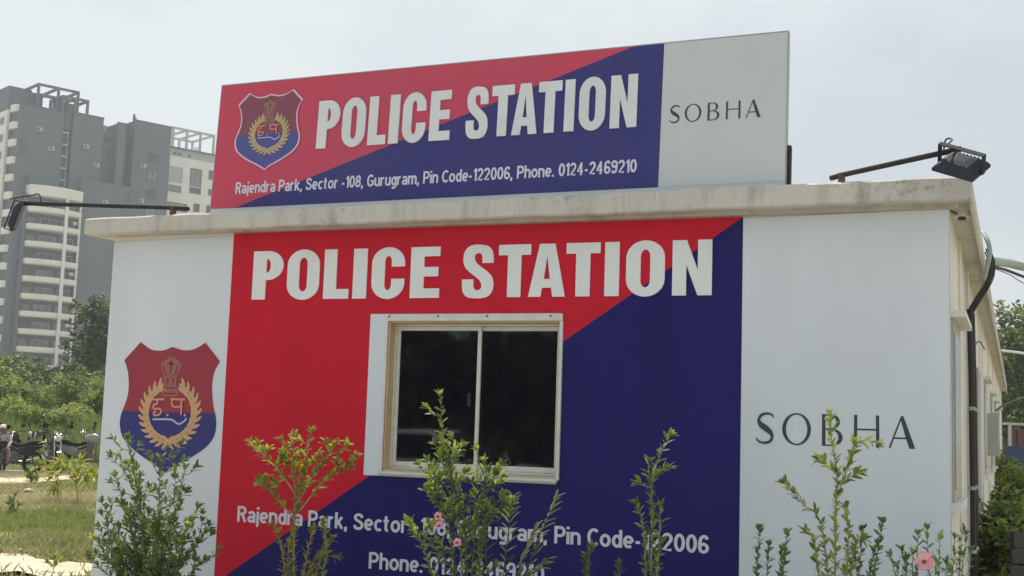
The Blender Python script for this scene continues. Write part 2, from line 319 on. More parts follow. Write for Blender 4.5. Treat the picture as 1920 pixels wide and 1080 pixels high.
# roof slab with slightly uneven edges
def slab_mesh():
    x0, x1, y0, y1, z0, z1 = -7.25, -0.25, -0.20, 30.1, 3.026, 3.172
    n = 70; xs = np.linspace(x0, x1, n); r = random.Random(5)
    jb = [r.uniform(-.004, .004) for _ in xs]; jt = [r.uniform(-.004, .003) for _ in xs]; jy = [r.uniform(-.004, .004) for _ in xs]
    rows = []
    V = []; F = []
    prof = [(y1, z0), (y0 + .012, z0), (y0, z0 + .012), (y0, z1 - .015), (y0 + .02, z1), (y1, z1)]
    for i, x in enumerate(xs):
        for k, (y, z) in enumerate(prof):
            dz = jb[i] if k in (1, 2) else (jt[i] if k in (3, 4) else 0); dy = jy[i] if k in (1, 2, 3, 4) else 0
            V.append((x, y + dy, z + dz + (x + 3.75) * (.0045 if k < 3 else .0068)))     # the slab is not quite level
    K = len(prof)
    for i in range(n - 1):
        for k in range(K - 1): F.append((i * K + k, (i + 1) * K + k, (i + 1) * K + k + 1, i * K + k + 1))
        F.append((i * K + K - 1, (i + 1) * K + K - 1, (i + 1) * K, i * K))
    F.append(tuple(range(K))); F.append(tuple((n - 1) * K + k for k in range(K))[::-1])
    w = WB(); w.add(V, F); return w
slab_mesh().build('roof_slab', M_slab, B)
# soffit moulding just under the slab, behind the panel plane, and drip strip on the right eave
w = WB(); w.box(-7.2, -0.33, -0.075, 0.0, 3.012, WT - .001); w.build('cornice_strip', M_soffit, B)
w = WB(); w.box(-0.262, -0.252, -0.1, 30, 2.985, WT - .002); w.build('eave_lip', M_soffit, B)
# round fixture under the right eave
w = WB(); w.tube([(-0.325, 0.28, WT), (-0.325, 0.28, WT - 0.03)], 0.055, 14); o = w.build('ceiling_rose', M_wall, B)
w = WB(); w.tube([(-0.325, 0.28, WT - .03), (-0.325, 0.28, WT - .05)], 0.026, 10); w.tube([(-.325, .28, WT - .02), (-.365, .22, WT - .012), (-.392, .14, WT - .012)], 0.006, 6); w.build('loose_cable', M_cable, B)
# gap line above the panels
# printed panels on the front
def plate(poly, y, t, mi=0, mb=None):
    mb = mb or WB(); mb.prism(poly, y - t, y, mi); return mb
w = plate([(WX0 - .004, 0.05), (-5.894, 0.05), (-5.894, 2.992), (WX0 - .004, 2.968)], -0.002, 0.006); w.build('printed_panel', M_vin_w, B)['label'] = 'white printed panel with the police shield'
w = WB()
red = [(-5.892, .214), (-5.892, 3.008), (-1.737, 3.008), (-1.737, 3.006), (HX1, 2.125), (HX1, HZ1), (HX0, HZ1), (HX0, 1.188)]
nav = [(-5.892, 0.05), (-1.737, 0.05), (-1.737, 3.006), (HX1, 2.125), (HX1, HZ0), (HX0, HZ0), (HX0, 1.188), (-5.892, .214)]
plate(red, -0.003, 0.007, 0, w); plate(nav, -0.003, 0.007, 1, w)
PAN = w.build('printed_panel', [M_vin_r, M_vin_n], B); PAN['label'] = 'red and navy diagonal printed panel round the window'
w = plate([(-1.735, 0.05), (-1.30, 0.05), (-1.30, 3.004), (-1.735, 3.0)], -0.002, 0.006)
plate([(-1.302, 0.05), (WX1 + .006, 0.05), (WX1 + .006, 3.016), (-1.302, 3.004)], -0.0085, 0.002, 0, w)
PANW = w.build('printed_panel', M_vin_w, B); PANW['label'] = 'white printed panel with the dark SOBHA lettering'
w = WB(); w.box(WX1 - .004, WX1 + .012, -0.004, 0.035, 0.05, 3.005); w.build('corner_trim', M_alu, B)

# ---- lettering
def curve_mesh(polys, ext=0.0):
    cu = bpy.data.curves.new('glyph', 'CURVE'); cu.dimensions = '2D'; cu.fill_mode = 'BOTH'; cu.extrude = ext
    for pl in polys:
        sp = cu.splines.new('POLY'); sp.points.add(len(pl) - 1)
        for i, p in enumerate(pl): sp.points[i].co = (p[0], p[1], 0, 1)
        sp.use_cyclic_u = True
    return mesh_of(cu)
def mesh_of(cu):
    ob = bpy.data.objects.new('glyph', cu); COL.objects.link(ob); bpy.context.view_layer.update()
    dg = bpy.context.evaluated_depsgraph_get(); me = bpy.data.meshes.new_from_object(ob.evaluated_get(dg))
    bpy.data.objects.remove(ob); bpy.data.curves.remove(cu); return me
def arc(cx, cy, rx, ry, a0, a1, n=12):
    return [(cx + rx * math.cos(math.radians(a0 + (a1 - a0) * i / n)), cy + ry * math.sin(math.radians(a0 + (a1 - a0) * i / n))) for i in range(n + 1)]
def stroke(pts, hw):
    """outline of a centre line with half widths"""
    P = [Vector(p) for p in pts]; L_, R_ = [], []
    for i, p in enumerate(P):
        d = (P[min(i + 1, len(P) - 1)] - P[max(i - 1, 0)]).normalized(); n = Vector((-d.y, d.x)); h = hw[i] if isinstance(hw, (list, tuple)) else hw
        L_.append(tuple(p + n * h)); R_.append(tuple(p - n * h))
    return L_ + R_[::-1]
def smooth_pts(pts, k=6):
    out = []; n = len(pts)
    for i in range(n - 1):
        p0, p1, p2, p3 = [Vector(pts[max(0, min(n - 1, j))]) for j in (i - 1, i, i + 1, i + 2)]
        for q in range(k):
            t = q / k; out.append(tuple(0.5 * ((2 * p1) + (p2 - p0) * t + (2 * p0 - 5 * p1 + 4 * p2 - p3) * t * t + (3 * p1 - p0 - 3 * p2 + p3) * t ** 3)))
    out.append(tuple(pts[-1])); return out
# heavy condensed sans, each glyph in a unit box (0..1 wide, 0..1 high)
def G(ch):
    if ch == 'P': return [[(0, 0), (0, 1), (.5, 1)] + arc(.5, .70, .5, .30, 90, -90) + [(.44, .40), (.44, 0)], [(.44, .555), (.44, .83)] + arc(.47, .6925, .11, .1375, 90, -90)]
    if ch == 'O': return [arc(.5, .70, .5, .315, 0, 180) + arc(.5, .30, .5, .315, 180, 360), arc(.5, .72, .125, .125, 0, 180) + arc(.5, .28, .125, .125, 180, 360)]
    if ch == 'L': return [[(0, 0), (0, 1), (.50, 1), (.50, .195), (1, .195), (1, 0)]]
    if ch == 'I': return [[(0, 0), (0, 1), (1, 1), (1, 0)]]
    if ch == 'C': return [[(1, .625)] + arc(.5, .70, .5, .315, 0, 180) + arc(.5, .30, .5, .315, 180, 360) + [(1, .385), (.60, .385)] + arc(.5, .28, .105, .12, 0, -180) + arc(.5, .72, .105, .12, 180, 0) + [(.60, .625)]]
    if ch == 'E': return [[(0, 0), (0, 1), (1, 1), (1, .815), (.46, .815), (.46, .605), (.95, .605), (.95, .42), (.46, .42), (.46, .185), (1, .185), (1, 0)]]
    if ch == 'T': return [[(.29, 0), (.29, .80), (0, .80), (0, 1), (1, 1), (1, .80), (.71, .80), (.71, 0)]]
    if ch == 'A': return [[(0, 0), (.29, 1), (.71, 1), (1, 0), (.66, 0), (.625, .17), (.375, .17), (.34, 0)], [(.415, .335), (.5, .77), (.585, .335)]]
    if ch == 'N': return [[(0, 0), (0, 1), (.36, 1), (.645, .46), (.645, 1), (1, 1), (1, 0), (.645, 0), (.355, .55), (.355, 0)]]
    if ch == 'S':
        a = smooth_pts([(.63, .66), (.63, .72), (.615, .80), (.57, .842), (.50, .852), (.42, .838), (.385, .785), (.40, .715), (.46, .655), (.60, .585), (.80, .495), (.94, .40), (1, .27), (.97, .13), (.84, .02), (.62, -.015), (.42, -.015), (.19, .005), (.04, .10), (0, .25), (0, .35)], 4)
        b = smooth_pts([(.36, .35), (.36, .27), (.375, .19), (.43, .147), (.50, .14), (.58, .152), (.622, .20), (.61, .265), (.55, .33), (.41, .405), (.22, .495), (.07, .60), (.02, .735), (.05, .87), (.17, .975), (.36, 1.015), (.56, 1.015), (.80, .985), (.94, .89), (.98, .75), (.98, .66)], 4)
        return [a + b]
HEAD = [('P', -5.683, -5.4), ('O', -5.362, -5.069), ('L', -5.027, -4.803), ('I', -4.767, -4.647), ('C', -4.604, -4.322), ('E', -4.271, -4.026), ('S', -3.839, -3.584), ('T', -3.547, -3.292), ('A', -3.306, -3.021), ('T', -3.016, -2.758), ('I', -2.723, -2.615), ('O', -2.564, -2.282), ('N', -2.227, -1.946)]
def wall_print(name, me, y, m, parent, dx=0.0, dz=0.0):
    """stands a flat curve mesh up on a wall facing -Y"""
    co = np.zeros(len(me.vertices) * 3); me.vertices.foreach_get('co', co); co = co.reshape(-1, 3)
    co = np.stack([co[:, 0] + dx, y - co[:, 2], co[:, 1] + dz], -1); me.vertices.foreach_set('co', co.reshape(-1)); me.update(); me.name = name
    me.materials.clear(); me.materials.append(m); return link(name, me, parent)
def letters(glyphs, fx, z0, z1, y, m, parent, dx=0.0, ext=0.0, font=None):
    for ch, a, b in glyphs:
        polys = [[(fx(a + (b - a) * p[0]), z0 + (z1 - z0) * p[1]) for p in pl] for pl in (font or G)(ch)]
        wall_print('letter', curve_mesh(polys, ext), y, m, parent, dx)
letters(HEAD, lambda x: x, 2.466, 2.856, -0.0145, M_let, PAN, bx, 0.005)
# plain condensed sans for the small lines: every character is a few strokes of even weight
HWS = .084
def SG_(ch):
    e = lambda cx, cy, rx, ry, a0=0, a1=360, n=14: arc(cx, cy, rx, ry, a0, a1, n)
    B_ = e(.27, .36, .185, .286, 0, 360, 18); st = [(.075, 0), (.075, 1)]; ar = lambda x: [(x, 0)] + [(x, .44)] + e(x + .195, .44, .195, .206, 180, 0, 10) + [(x + .39, 0)]
    D = {'a': [e(.255, .215, .18, .145), [(.445, 0), (.445, .46)] + e(.26, .47, .185, .176, 0, 155, 10)], 'c': [e(.275, .36, .20, .286, 48, 312)], 'd': [B_, [(.46, 0), (.46, 1)]],
         'e': [e(.275, .36, .20, .286, 0, 312), [(.09, .35), (.46, .35)]], 'g': [B_, [(.46, .72), (.46, -.04)] + e(.27, -.05, .19, .155, 0, -150, 8)], 'h': [st, ar(.076)], 'n': [[(.075, 0), (.075, .72)], ar(.076)],
         'i': [[(.075, 0), (.075, .71)], [(.075, .85), (.075, 1)]], 'j': [[(.10, .71), (.10, -.08)] + e(.02, -.08, .08, .12, 0, -85, 5), [(.10, .85), (.10, 1)]], 'k': [st, [(.43, .71), (.10, .28)], [(.20, .42), (.46, 0)]],
         'm': [[(.075, 0), (.075, .72)], [(.076, .44)] + e(.245, .46, .17, .186, 180, 0, 9) + [(.415, 0)], [(.416, .44)] + e(.585, .46, .17, .186, 180, 0, 9) + [(.755, 0)]], 'o': [e(.285, .36, .21, .286, 0, 360, 18)],
         'r': [[(.075, 0), (.075, .72)], e(.27, .42, .195, .225, 180, 75, 8)], 't': [[(.17, .94), (.17, .17)] + e(.28, .18, .11, .105, 180, 285, 6), [(.02, .645), (.33, .645)]],
         'u': [[(.075, .72), (.075, .28)] + e(.265, .28, .19, .206, 180, 360, 10), [(.456, .72), (.456, 0)]],
         'R': [[(.085, 0), (.085, 1)], [(.086, .925), (.32, .925)] + e(.32, .715, .205, .21, 90, -90, 10) + [(.086, .505)], [(.33, .50), (.55, 0)]], 'P': [[(.085, 0), (.085, 1)], [(.086, .925), (.33, .925)] + e(.33, .69, .205, .235, 90, -90, 10) + [(.086, .455)]],
         'S': [smooth_pts([(.52, .74), (.46, .88), (.30, .926), (.14, .86), (.10, .73), (.18, .60), (.34, .52), (.49, .41), (.53, .27), (.46, .13), (.29, .074), (.12, .14), (.07, .29)], 4)],
         'G': [e(.345, .5, .265, .426, 42, 332, 18), [(.35, .46), (.60, .46), (.60, .10)]], 'C': [e(.345, .5, .265, .426, 45, 315, 18)],
         '0': [e(.27, .5, .195, .426, 0, 360, 18)], '1': [[(.06, .74), (.235, .93)], [(.24, 1), (.24, 0)]], '2': [e(.265, .695, .19, .231, 170, -30, 12) + [(.085, .075), (.475, .075)]], '4': [[(.355, 0), (.355, .98)], [(.35, .90), (.06, .30), (.50, .30)]],
         '6': [e(.275, .29, .19, .216), smooth_pts([(.45, .77), (.39, .90), (.27, .926), (.14, .81), (.088, .55), (.09, .30)], 4)], '9': [e(.265, .71, .19, .216), smooth_pts([(.09, .23), (.15, .10), (.27, .074), (.40, .19), (.452, .45), (.45, .70)], 4)],
         '8': [e(.27, .715, .165, .211), e(.27, .29, .195, .216)], '-': [[(.03, .36), (.27, .36)]], ',': [[(.08, .14), (.085, 0), (.05, -.15)]], '.': [[(.08, 0), (.08, .15)]]}
    return D[ch]
def small_text(text, x0, x1, z0, cap, y, m, parent, dx=0.0):
    pos = 0.0; lay = []
    for ch in text:
        if ch == ' ': pos += .30; continue
        g = SG_(ch); mx = max(p[0] for q in g for p in q); lay.append((g, pos)); pos += mx + HWS + .052 + (.0 if ch not in ',.' else .04)
    k = (x1 - x0) / (pos - .052)
    for g, p0 in lay:
        w = MB()
        for si, q in enumerate(g):
            closed = (Vector(q[0]) - Vector(q[-1])).length < 1e-4; P = [Vector(a) for a in q]; n = len(P); V = []
            for i in range(n):
                a = P[i - 1] if i > 0 else (P[-2] if closed else P[i]); b = P[i + 1] if i < n - 1 else (P[1] if closed else P[i]); d = (b - a).normalized(); nn = Vector((-d.y, d.x))
                for sg in (1, -1): v = P[i] + nn * HWS * sg; V.append((x0 + (p0 + v.x) * k + dx, y - .00025 * si, z0 + v.y * cap))
            w.add(V, [(2 * i, 2 * i + 1, 2 * i + 3, 2 * i + 2) for i in range(n - 1)])
        w.build('letter', m, parent)
ADDR = 'Rajendra Park, Sector -108, Gurugram, Pin Code-122006'
small_text(ADDR, -5.706, -1.939, 0.709, 0.122, -0.0125, M_let_s, PAN, bx)
small_text('Phone. 0124-2469210', -4.522, -3.118, 0.430, 0.122, -0.0125, M_let_s, PAN, bx)
# light serif-less humanist capitals with thick and thin strokes
def GS(ch):
    if ch == 'S':
        c = smooth_pts([(.93, .86), (.80, .95), (.58, .975), (.30, .92), (.16, .77), (.24, .63), (.50, .51), (.76, .38), (.86, .23), (.74, .085), (.45, .03), (.18, .07), (.02, .17)], 5)
        n = len(c); hw = [0.03 + 0.075 * math.exp(-((i / (n - 1) - .5) / .22) ** 2) for i in range(n)]; return [stroke(c, hw)]
    if ch == 'O': return [arc(.5, .5, .5, .51, 0, 360, 36)[:-1], arc(.50, .5, .375, .465, 0, 360, 36)[:-1]]
    if ch == 'B': return [[(0, 0), (0, 1), (.45, 1)] + arc(.45, .765, .42, .235, 90, -75, 10) + arc(.48, .275, .52, .275, 78, -90, 12), [(.17, .55), (.17, .955), (.42, .955)] + arc(.42, .755, .27, .20, 90, -90, 10), [(.17, .045), (.17, .505), (.45, .505)] + arc(.45, .275, .35, .23, 90, -90, 10)]
    if ch == 'H': return [[(.02, 0), (.03, 1), (.155, 1), (.145, .575), (.855, .575), (.845, 1), (.97, 1), (.98, 0), (.855, 0), (.855, .525), (.145, .525), (.145, 0)]]
    if ch == 'A': return [[(0, 0), (.07, 0), (.20, .29), (.66, .29), (.785, 0), (1, 0), (.56, 1), (.47, 1)], [(.222, .34), (.465, .86), (.64, .34)]]
SOB = [('S', -1.633, -1.504), ('O', -1.455, -1.267), ('B', -1.195, -1.062), ('H', -0.994, -0.826), ('A', -0.772, -0.607)]
letters(SOB, lambda x: x, 1.460, 1.668, -0.0125, M_dkgreen, PANW, bx, 0.0, GS)

# ---- police shield (unit coordinates: u 0..1 across, v 0 at the tip .. 1 at the horns)
SH = [(-6.903, 1.968), (-6.749, 2.12), (-6.647, 2.063), (-6.579, 2.051), (-6.505, 2.055), (-6.426, 2.083), (-6.336, 2.059), (-6.263, 2.056), (-6.191, 2.072), (-6.105, 2.118), (-5.955, 1.969), (-5.999, 1.893), (-6.017, 1.81), (-6.013, 1.714), (-5.993, 1.607), (-5.962, 1.513), (-5.957, 1.431), (-5.976, 1.359), (-6.034, 1.286), (-6.143, 1.212), (-6.282, 1.141), (-6.366, 1.102), (-6.423, 1.055), (-6.482, 1.091), (-6.574, 1.141), (-6.698, 1.203), (-6.809, 1.277), (-6.874, 1.342), (-6.904, 1.427), (-6.903, 1.5), (-6.878, 1.574), (-6.848, 1.661), (-6.84, 1.747), (-6.852, 1.845), (-6.877, 1.919)]
SPLIT = 1.549
def rnd(poly):      # round the flowing runs, keep the corners sharp
    runs = [[0, 1], [1, 2, 3, 4, 5], [5, 6, 7, 8, 9], [9, 10], list(range(10, 23)), list(range(22, 35)) + [0]]
    out = []
    for r in runs: out += smooth_pts([poly[i] for i in r], 4)[:-1]
    return out
SHR = rnd(SH)
def clip(poly, z, keep_up):
    out = []; n = len(poly)
    for i in range(n):
        a, b = poly[i], poly[(i + 1) % n]; ia = (a[1] >= z) == keep_up; ib = (b[1] >= z) == keep_up
        if ia: out.append(a)
        if ia != ib: t = (z - a[1]) / (b[1] - a[1]); out.append((a[0] + t * (b[0] - a[0]), z))
    return out
def leaf_poly(x, y, ang, L_, W_):
    c, s = math.cos(ang), math.sin(ang); pts = [(0, 0), (.25, .38), (.55, .5), (.8, .34), (1, 0), (.8, -.34), (.55, -.5), (.25, -.38)]
    return [(x + c * p[0] * L_ - s * p[1] * W_, y + s * p[0] * L_ + c * p[1] * W_) for p in pts]
def wreath():
    P = []; cx, cz, rx, rz = -6.410, 1.548, .250, .240
    for side in (-1, 1):
        for k in range(13):
            a = math.radians(-93 + k * 12.3); x = cx + side * rx * math.cos(a) * (1 - .12 * max(0, (k - 9) / 4)); z = cz + rz * math.sin(a)
            t = math.atan2(math.cos(a) * rz, -math.sin(a) * rx * side)
            for off, ln in ((.62, .098), (-.62, .098), (0.0, .085)):
                P.append(leaf_poly(x, z, t + off, ln * (.85 if off == 0 else 1), .030))
    return P
CAPITAL = [(-6.491, 1.972), (-6.434, 2.003), (-6.359, 1.974), (-6.323, 1.932), (-6.351, 1.865), (-6.365, 1.828), (-6.366, 1.774), (-6.335, 1.75), (-6.337, 1.69), (-6.366, 1.677), (-6.476, 1.675), (-6.507, 1.698), (-6.506, 1.747), (-6.479, 1.772), (-6.488, 1.832), (-6.514, 1.887), (-6.53, 1.941)]
SCRIPT = [[(-6.606, 1.648), (-6.467, 1.652)], [(-6.408, 1.655), (-6.262, 1.655)],
          [(-6.54, 1.648), (-6.536, 1.615), (-6.573, 1.603), (-6.565, 1.573), (-6.515, 1.575), (-6.488, 1.556), (-6.512, 1.527), (-6.552, 1.520), (-6.566, 1.540), (-6.54, 1.552)],
          [(-6.393, 1.652), (-6.385, 1.604), (-6.335, 1.592), (-6.298, 1.605)], [(-6.298, 1.654), (-6.293, 1.53)]]
DOTS = [(-6.427, 1.525), (-6.258, 1.529)]
SWASH = smooth_pts([(-6.572, 1.487), (-6.395, 1.490), (-6.35, 1.471), (-6.305, 1.456), (-6.250, 1.488), (-6.246, 1.508)], 4)
def shield(parent, y, tr, mr, mb_, mg, border=None, step=0.0025):
    """tr maps facade coordinates of the big shield to this shield's place"""
    T = lambda pl: [tr(*p) for p in pl]
    w = MB(); w.prism(T(clip(SHR, SPLIT, True)), y - .003, y, 0); w.prism(T(clip(SHR, SPLIT, False)), y - .003, y, 1)
    S = w.build('shield_emblem', [mr, mb_], parent); y2 = y - .003
    if border:
        c = (-6.43, 1.6); outer = [tr(c[0] + (p[0] - c[0]) * 1.035, c[1] + (p[1] - c[1]) * 1.03) for p in SHR]
        wall_print('shield_outline', curve_mesh([outer, T([(c[0] + (p[0] - c[0]) * .985, c[1] + (p[1] - c[1]) * .985) for p in SHR])]), y2 - .002, border, S)
    w = MB()
    for k, pl in enumerate(wreath()):
        q = T(pl); w.add([(p[0], y2 - .002 - .0004 * (k % 5), p[1]) for p in q], [tuple(range(len(q)))])
    w.build('wreath', mg[0], S)
    w = MB(); q = T(CAPITAL); w.add([(p[0], y2 - .0022, p[1]) for p in q], [tuple(range(len(q)))])
    w.build('lion_capital', mg[1], S)
    w = MB()
    dk = [[(-6.50, 1.93), (-6.49, 1.88), (-6.465, 1.85)], [(-6.43, 1.98), (-6.425, 1.93), (-6.43, 1.86)], [(-6.36, 1.93), (-6.37, 1.88), (-6.395, 1.85)], [(-6.46, 1.94), (-6.44, 1.95), (-6.42, 1.94), (-6.40, 1.945)], [(-6.45, 1.83), (-6.455, 1.77)], [(-6.40, 1.83), (-6.395, 1.77)], [(-6.49, 1.745), (-6.35, 1.748)], [(-6.48, 1.70), (-6.36, 1.702)]]
    for d in dk:
        q = T(stroke(d, .008)); w.add([(p[0], y2 - .0042, p[1]) for p in q], [tuple(range(len(q)))])
    w.build('emblem_lines', mr, S)
    w = MB()
    for i, d in enumerate(SCRIPT):
        c = smooth_pts(d, 4) if len(d) > 2 else d
        q = T(stroke(c, .0085)); w.add([(p[0], y2 - .006 - i * .0004, p[1]) for p in q], [tuple(range(len(q)))])
    for d in DOTS:
        q = T(arc(d[0], d[1], .012, .012, 0, 360, 10)[:-1]); w.add([(p[0], y2 - .0062, p[1]) for p in q], [tuple(range(len(q)))])
    w.build('script_lettering', mg[2], S)
    w = MB(); q = T(stroke(SWASH, .007)); w.add([(p[0], y2 - .006, p[1]) for p in q], [tuple(range(len(q)))]); w.build('underline_stroke', mg[3], S)
    return S
PANL = [c for c in B.children if c.name.startswith('printed_panel')][0]
shield(PANL, -0.009, lambda x, z: (x + bx, z), M_sh_red, M_sh_blue, (M_gold, M_tan, M_peach, M_paleblue))

# ---- front window
w = WB()
mz0, mz1, mx0, mx1 = 1.121, 2.346, -4.600, -3.040
w.box(mx0, HX0, -.0135, -.0105, mz0, mz1); w.box(HX0, HX1, -.0135, -.0105, HZ1, mz1); w.box(HX0, HX1, -.0135, -.0105, mz0, HZ0)
w.build('window_margin', M_vin_w, PAN)
WIN = WB(); WIN.ring(HX0, HX1, HZ0, HZ1, -.003, .19, .012); WIN = WIN.build('window', M_reveal, B, 0.0)
w = WB(); w.box(HX0 + .0, mx1 + .012, -.032, -.0140, HZ1, mz1 - .004); w.box(HX1, mx1 + .014, -.030, .02, mz0 + .03, HZ1 - .001); w.box(HX0 - .018, HX0 - .001, -.020, -.0140, HZ0, HZ1 - .001)
w.build('architrave', M_alu, WIN, .003)
for x_ in (-4.43, -4.02, -3.62, -3.12):
    w = WB(); w.tube([(x_, -.032, 2.325), (x_, -.036, 2.325)], .008, 8); w.build('screw', M_rust, WIN)
w = WB(); w.box(-3.80, -3.775, .070, .0815, 1.66, 1.76); w.build('latch', M_metal_dk, WIN)
w = WB(); w.box(HX0 - .02, mx1 + .002, -.045, .02, HZ0 - .026, HZ0 - .002); w.build('sill', M_alu, WIN, .004)
f = WB(); fx0, fx1, fz0, fz1 = HX0 + .013, HX1 - .013, HZ0 + .013, HZ1 - .013
f.ring(fx0, fx1, fz0, fz1, .075, .135, .018); f.build('frame', M_alu, WIN, .003)
xm = -3.727
def sash(x0, x1, y):
    s = WB(); z0, z1 = fz0 + .019, fz1 - .019
    s.box(x0, x1, y, y + .02, z0, z0 + .04); s.box(x0, x1, y, y + .02, z1 - .032, z1); s.box(x0, x0 + .030, y, y + .02, z0 + .04, z1 - .032); s.box(x1 - .030, x1, y, y + .02, z0 + .04, z1 - .032)
    so = s.build('sash', M_alu, WIN, .003)
    p = WB(); p.box(x0 + .029, x1 - .029, y + .008, y + .012, z0 + .039, z1 - .031); p.build('pane', M_glass, WIN)
sash(fx0 + .019, xm + .020, .082); sash(xm - .020, fx1 - .019, .105)
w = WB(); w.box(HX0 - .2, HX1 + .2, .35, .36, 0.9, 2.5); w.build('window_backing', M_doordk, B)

# ---- right side wall: windows, pilasters, doors, pipes
def side_box(name, y0, y1, z0, z1, x0, x1, m, parent=B, lab=None):
    w = WB(); w.box(x0, x1, y0, y1, z0, z1); o = w.build(name, m, parent, 0.0)
    if lab: o['label'] = lab
    return o
for i, (y0, y1) in enumerate([(.22, 1.25), (8.6, 9.9), (13.2, 14.6), (17.0, 18.4), (22, 23.4)]):
    wo = WB(); wo.box(WX1 + .001, WX1 + .02, y0, y1, 1.12, 2.32); wo = wo.build('window', M_twl if i else M_boxgrey, B)
    q = WB(); q.box(WX1 + .02, WX1 + .026, y0 + .07, y1 - .07, 1.2, 2.24); q.build('pane', M_greyglass, wo)
    q = WB(); q.box(WX1 + .001, WX1 + .06, y0 - .05, y1 + .05, 1.06, 1.118); q.build('sill', M_wall, wo)
    q = WB(); q.box(WX1 + .001, WX1 + .10, y0 - .05, y1 + .05, 2.33, 2.37); q.build('hood', M_wall, wo)
for y in (1.45, 3.0, 6.9, 8.1, 11.6, 15.6, 19.6, 24.5, 28.5): side_box('pilaster', y, y + .28, 0.0, WT - .002, WX1 - .01, WX1 + .018, M_wall)
side_box('door', 3.75, 4.75, 0.12, 2.15, WX1 + .001, WX1 + .03, M_doordk, lab='dark brown side door behind the black pipes')
side_box('door', 5.4, 6.5, 0.12, 2.3, WX1 + .001, WX1 + .03, M_door, lab='dusty mauve side door')
side_box('meter_box', 10.6, 11.2, 1.35, 1.95, WX1 + .001, WX1 + .16, M_boxgrey)
side_box('plinth', -.02, WL, 0.0, 0.22, WX1 + .001, WX1 + .05, M_wall)
for y, r, x in ((2.55, .025, -.345), (2.90, .022, -.335)):
    w = WB(); w.tube([(x, y, .12), (x + .004, y, 1.0), (x, y + .01, 2.05), (x - .01, y, 2.62)], r, 10)
    p = w.build('drain_pipe', M_black, B, smooth=True)
    for z in (.62, 1.13, 1.78):
        q = WB(); q.tube([(x, y, z), (x, y, z + .03)], r + .008, 10); q.build('pipe_clamp', M_pvc, p)
# ------------------------------------------------------------------ cables at the right eave
A = at_d(1862, 492, 11.2)
def cable(name, pts, r, m, label, cat='cable', group=None):
    q = smooth_pts3([Vector(p) for p in pts]); o = Vector(q[0])
    mb = MB(); mb.tube([p - o for p in q], r, 10); ob = mb.build(name, m, None, smooth=True); ob.location = o; return tag(ob, label, cat, group)
def smooth_pts3(pts, k=8):
    out = []; n = len(pts)
    for i in range(n - 1):
        p0, p1, p2, p3 = [pts[max(0, min(n - 1, j))] for j in (i - 1, i, i + 1, i + 2)]
        for q in range(k):
            t = q / k; out.append(0.5 * ((2 * p1) + (p2 - p0) * t + (2 * p0 - 5 * p1 + 4 * p2 - p3) * t * t + (3 * p1 - p0 - 3 * p2 + p3) * t ** 3))
    out.append(pts[-1]); return out
cbp = [(1852, 468, 10.35), (1859, 492, 10.35), (1856, 520, 10.45), (1842, 546, 10.7), (1828, 568, 10.95), (1817, 590, 11.15), (1815, 620, 11.2)]
cb = thing('cable_bundle', 'dark bundle of cables looping from the right eave down to the black pipes', 'cable bundle', at_d(1856, 500, 10.4))
for i, (dx_, dy_, r_) in enumerate(((0, 0, .013), (2.5, 1.5, .011), (-2.5, -2, .010), (2, 5, .007), (6, 3, .005), (-5, 4, .005))):
    q = smooth_pts3([at_d(x + dx_, y + dy_, D + (.02 if i % 2 else 0)) - cb.location for x, y, D in cbp]); w = MB(); w.tube(q, r_, 8); w.build('cable', M_cable if i != 3 else M_black, cb, smooth=True)
cable('conduit_pipe', [at_d(1843, 436, 10.4), at_d(1852, 452, 10.3), at_d(1856, 474, 10.25), at_d(1851, 500, 10.25), at_d(1845, 520, 10.3)], .019, M_pvc, 'short pale conduit bent over the right eave', 'pipe')
cable('overhead_pipe', [at_d(1857, 489, 10.5), at_d(1890, 493, 11.3), at_d(1930, 502, 11.6), at_d(2080, 530, 12.5)], .040, M_pvc, 'thick grey pipe running off to the right from the eave', 'pipe')
cable('overhead_cable', [at_d(1858, 499, 10.5), at_d(1885, 506, 11.3), at_d(1925, 521, 11.6), at_d(2080, 580, 12.5)], .013, M_cable, 'thin dark cable sagging just below the thick grey pipe')
cable('overhead_wire', [at_d(1858, 501, 10.5), at_d(1895, 516, 11.3), at_d(1925, 534, 11.6), at_d(2080, 615, 12.5)], .004, M_cable, 'hair thin wire sagging lowest below the grey pipe')
cable('white_rod', [at_d(1876, 657, 22), at_d(1925, 663, 22.5), at_d(2080, 682, 24)], .022, M_tww, 'white rod crossing in front of the far trees below the eave', 'rod')
cable('distant_wire', [at_d(1868, 584, 18), at_d(1895, 592, 18.4), at_d(1930, 604, 19), at_d(2080, 650, 20)], .008, M_cable, 'thin wire above the far trees at the right eave')
cable('creeper_stem', [at_d(1862, 775, 24), at_d(1878, 762, 24.2), at_d(1900, 752, 24.6), at_d(1930, 744, 25), at_d(2010, 742, 26)], .02, M_stem, 'bare dark stem arching out from the far end of the side wall', 'stem')

for i, (pts, r_, lab) in enumerate([([(1812, 640, 11.3), (1822, 652, 11.6), (1836, 640, 12.6), (1846, 655, 14)], .007, 'thin cable looping from the pipes along the upper side wall'), ([(1800, 603, 10.3), (1806, 616, 10.6), (1815, 608, 11.2)], .006, 'short cable loop between the corner and the black pipes'), ([(1822, 905, 12.0), (1836, 935, 12.8), (1846, 962, 13.6)], .008, 'dark cable sagging off the lower end of the black pipes')]):
    cable('wall_cable', [at_d(*p) for p in pts], r_, M_cable, lab)
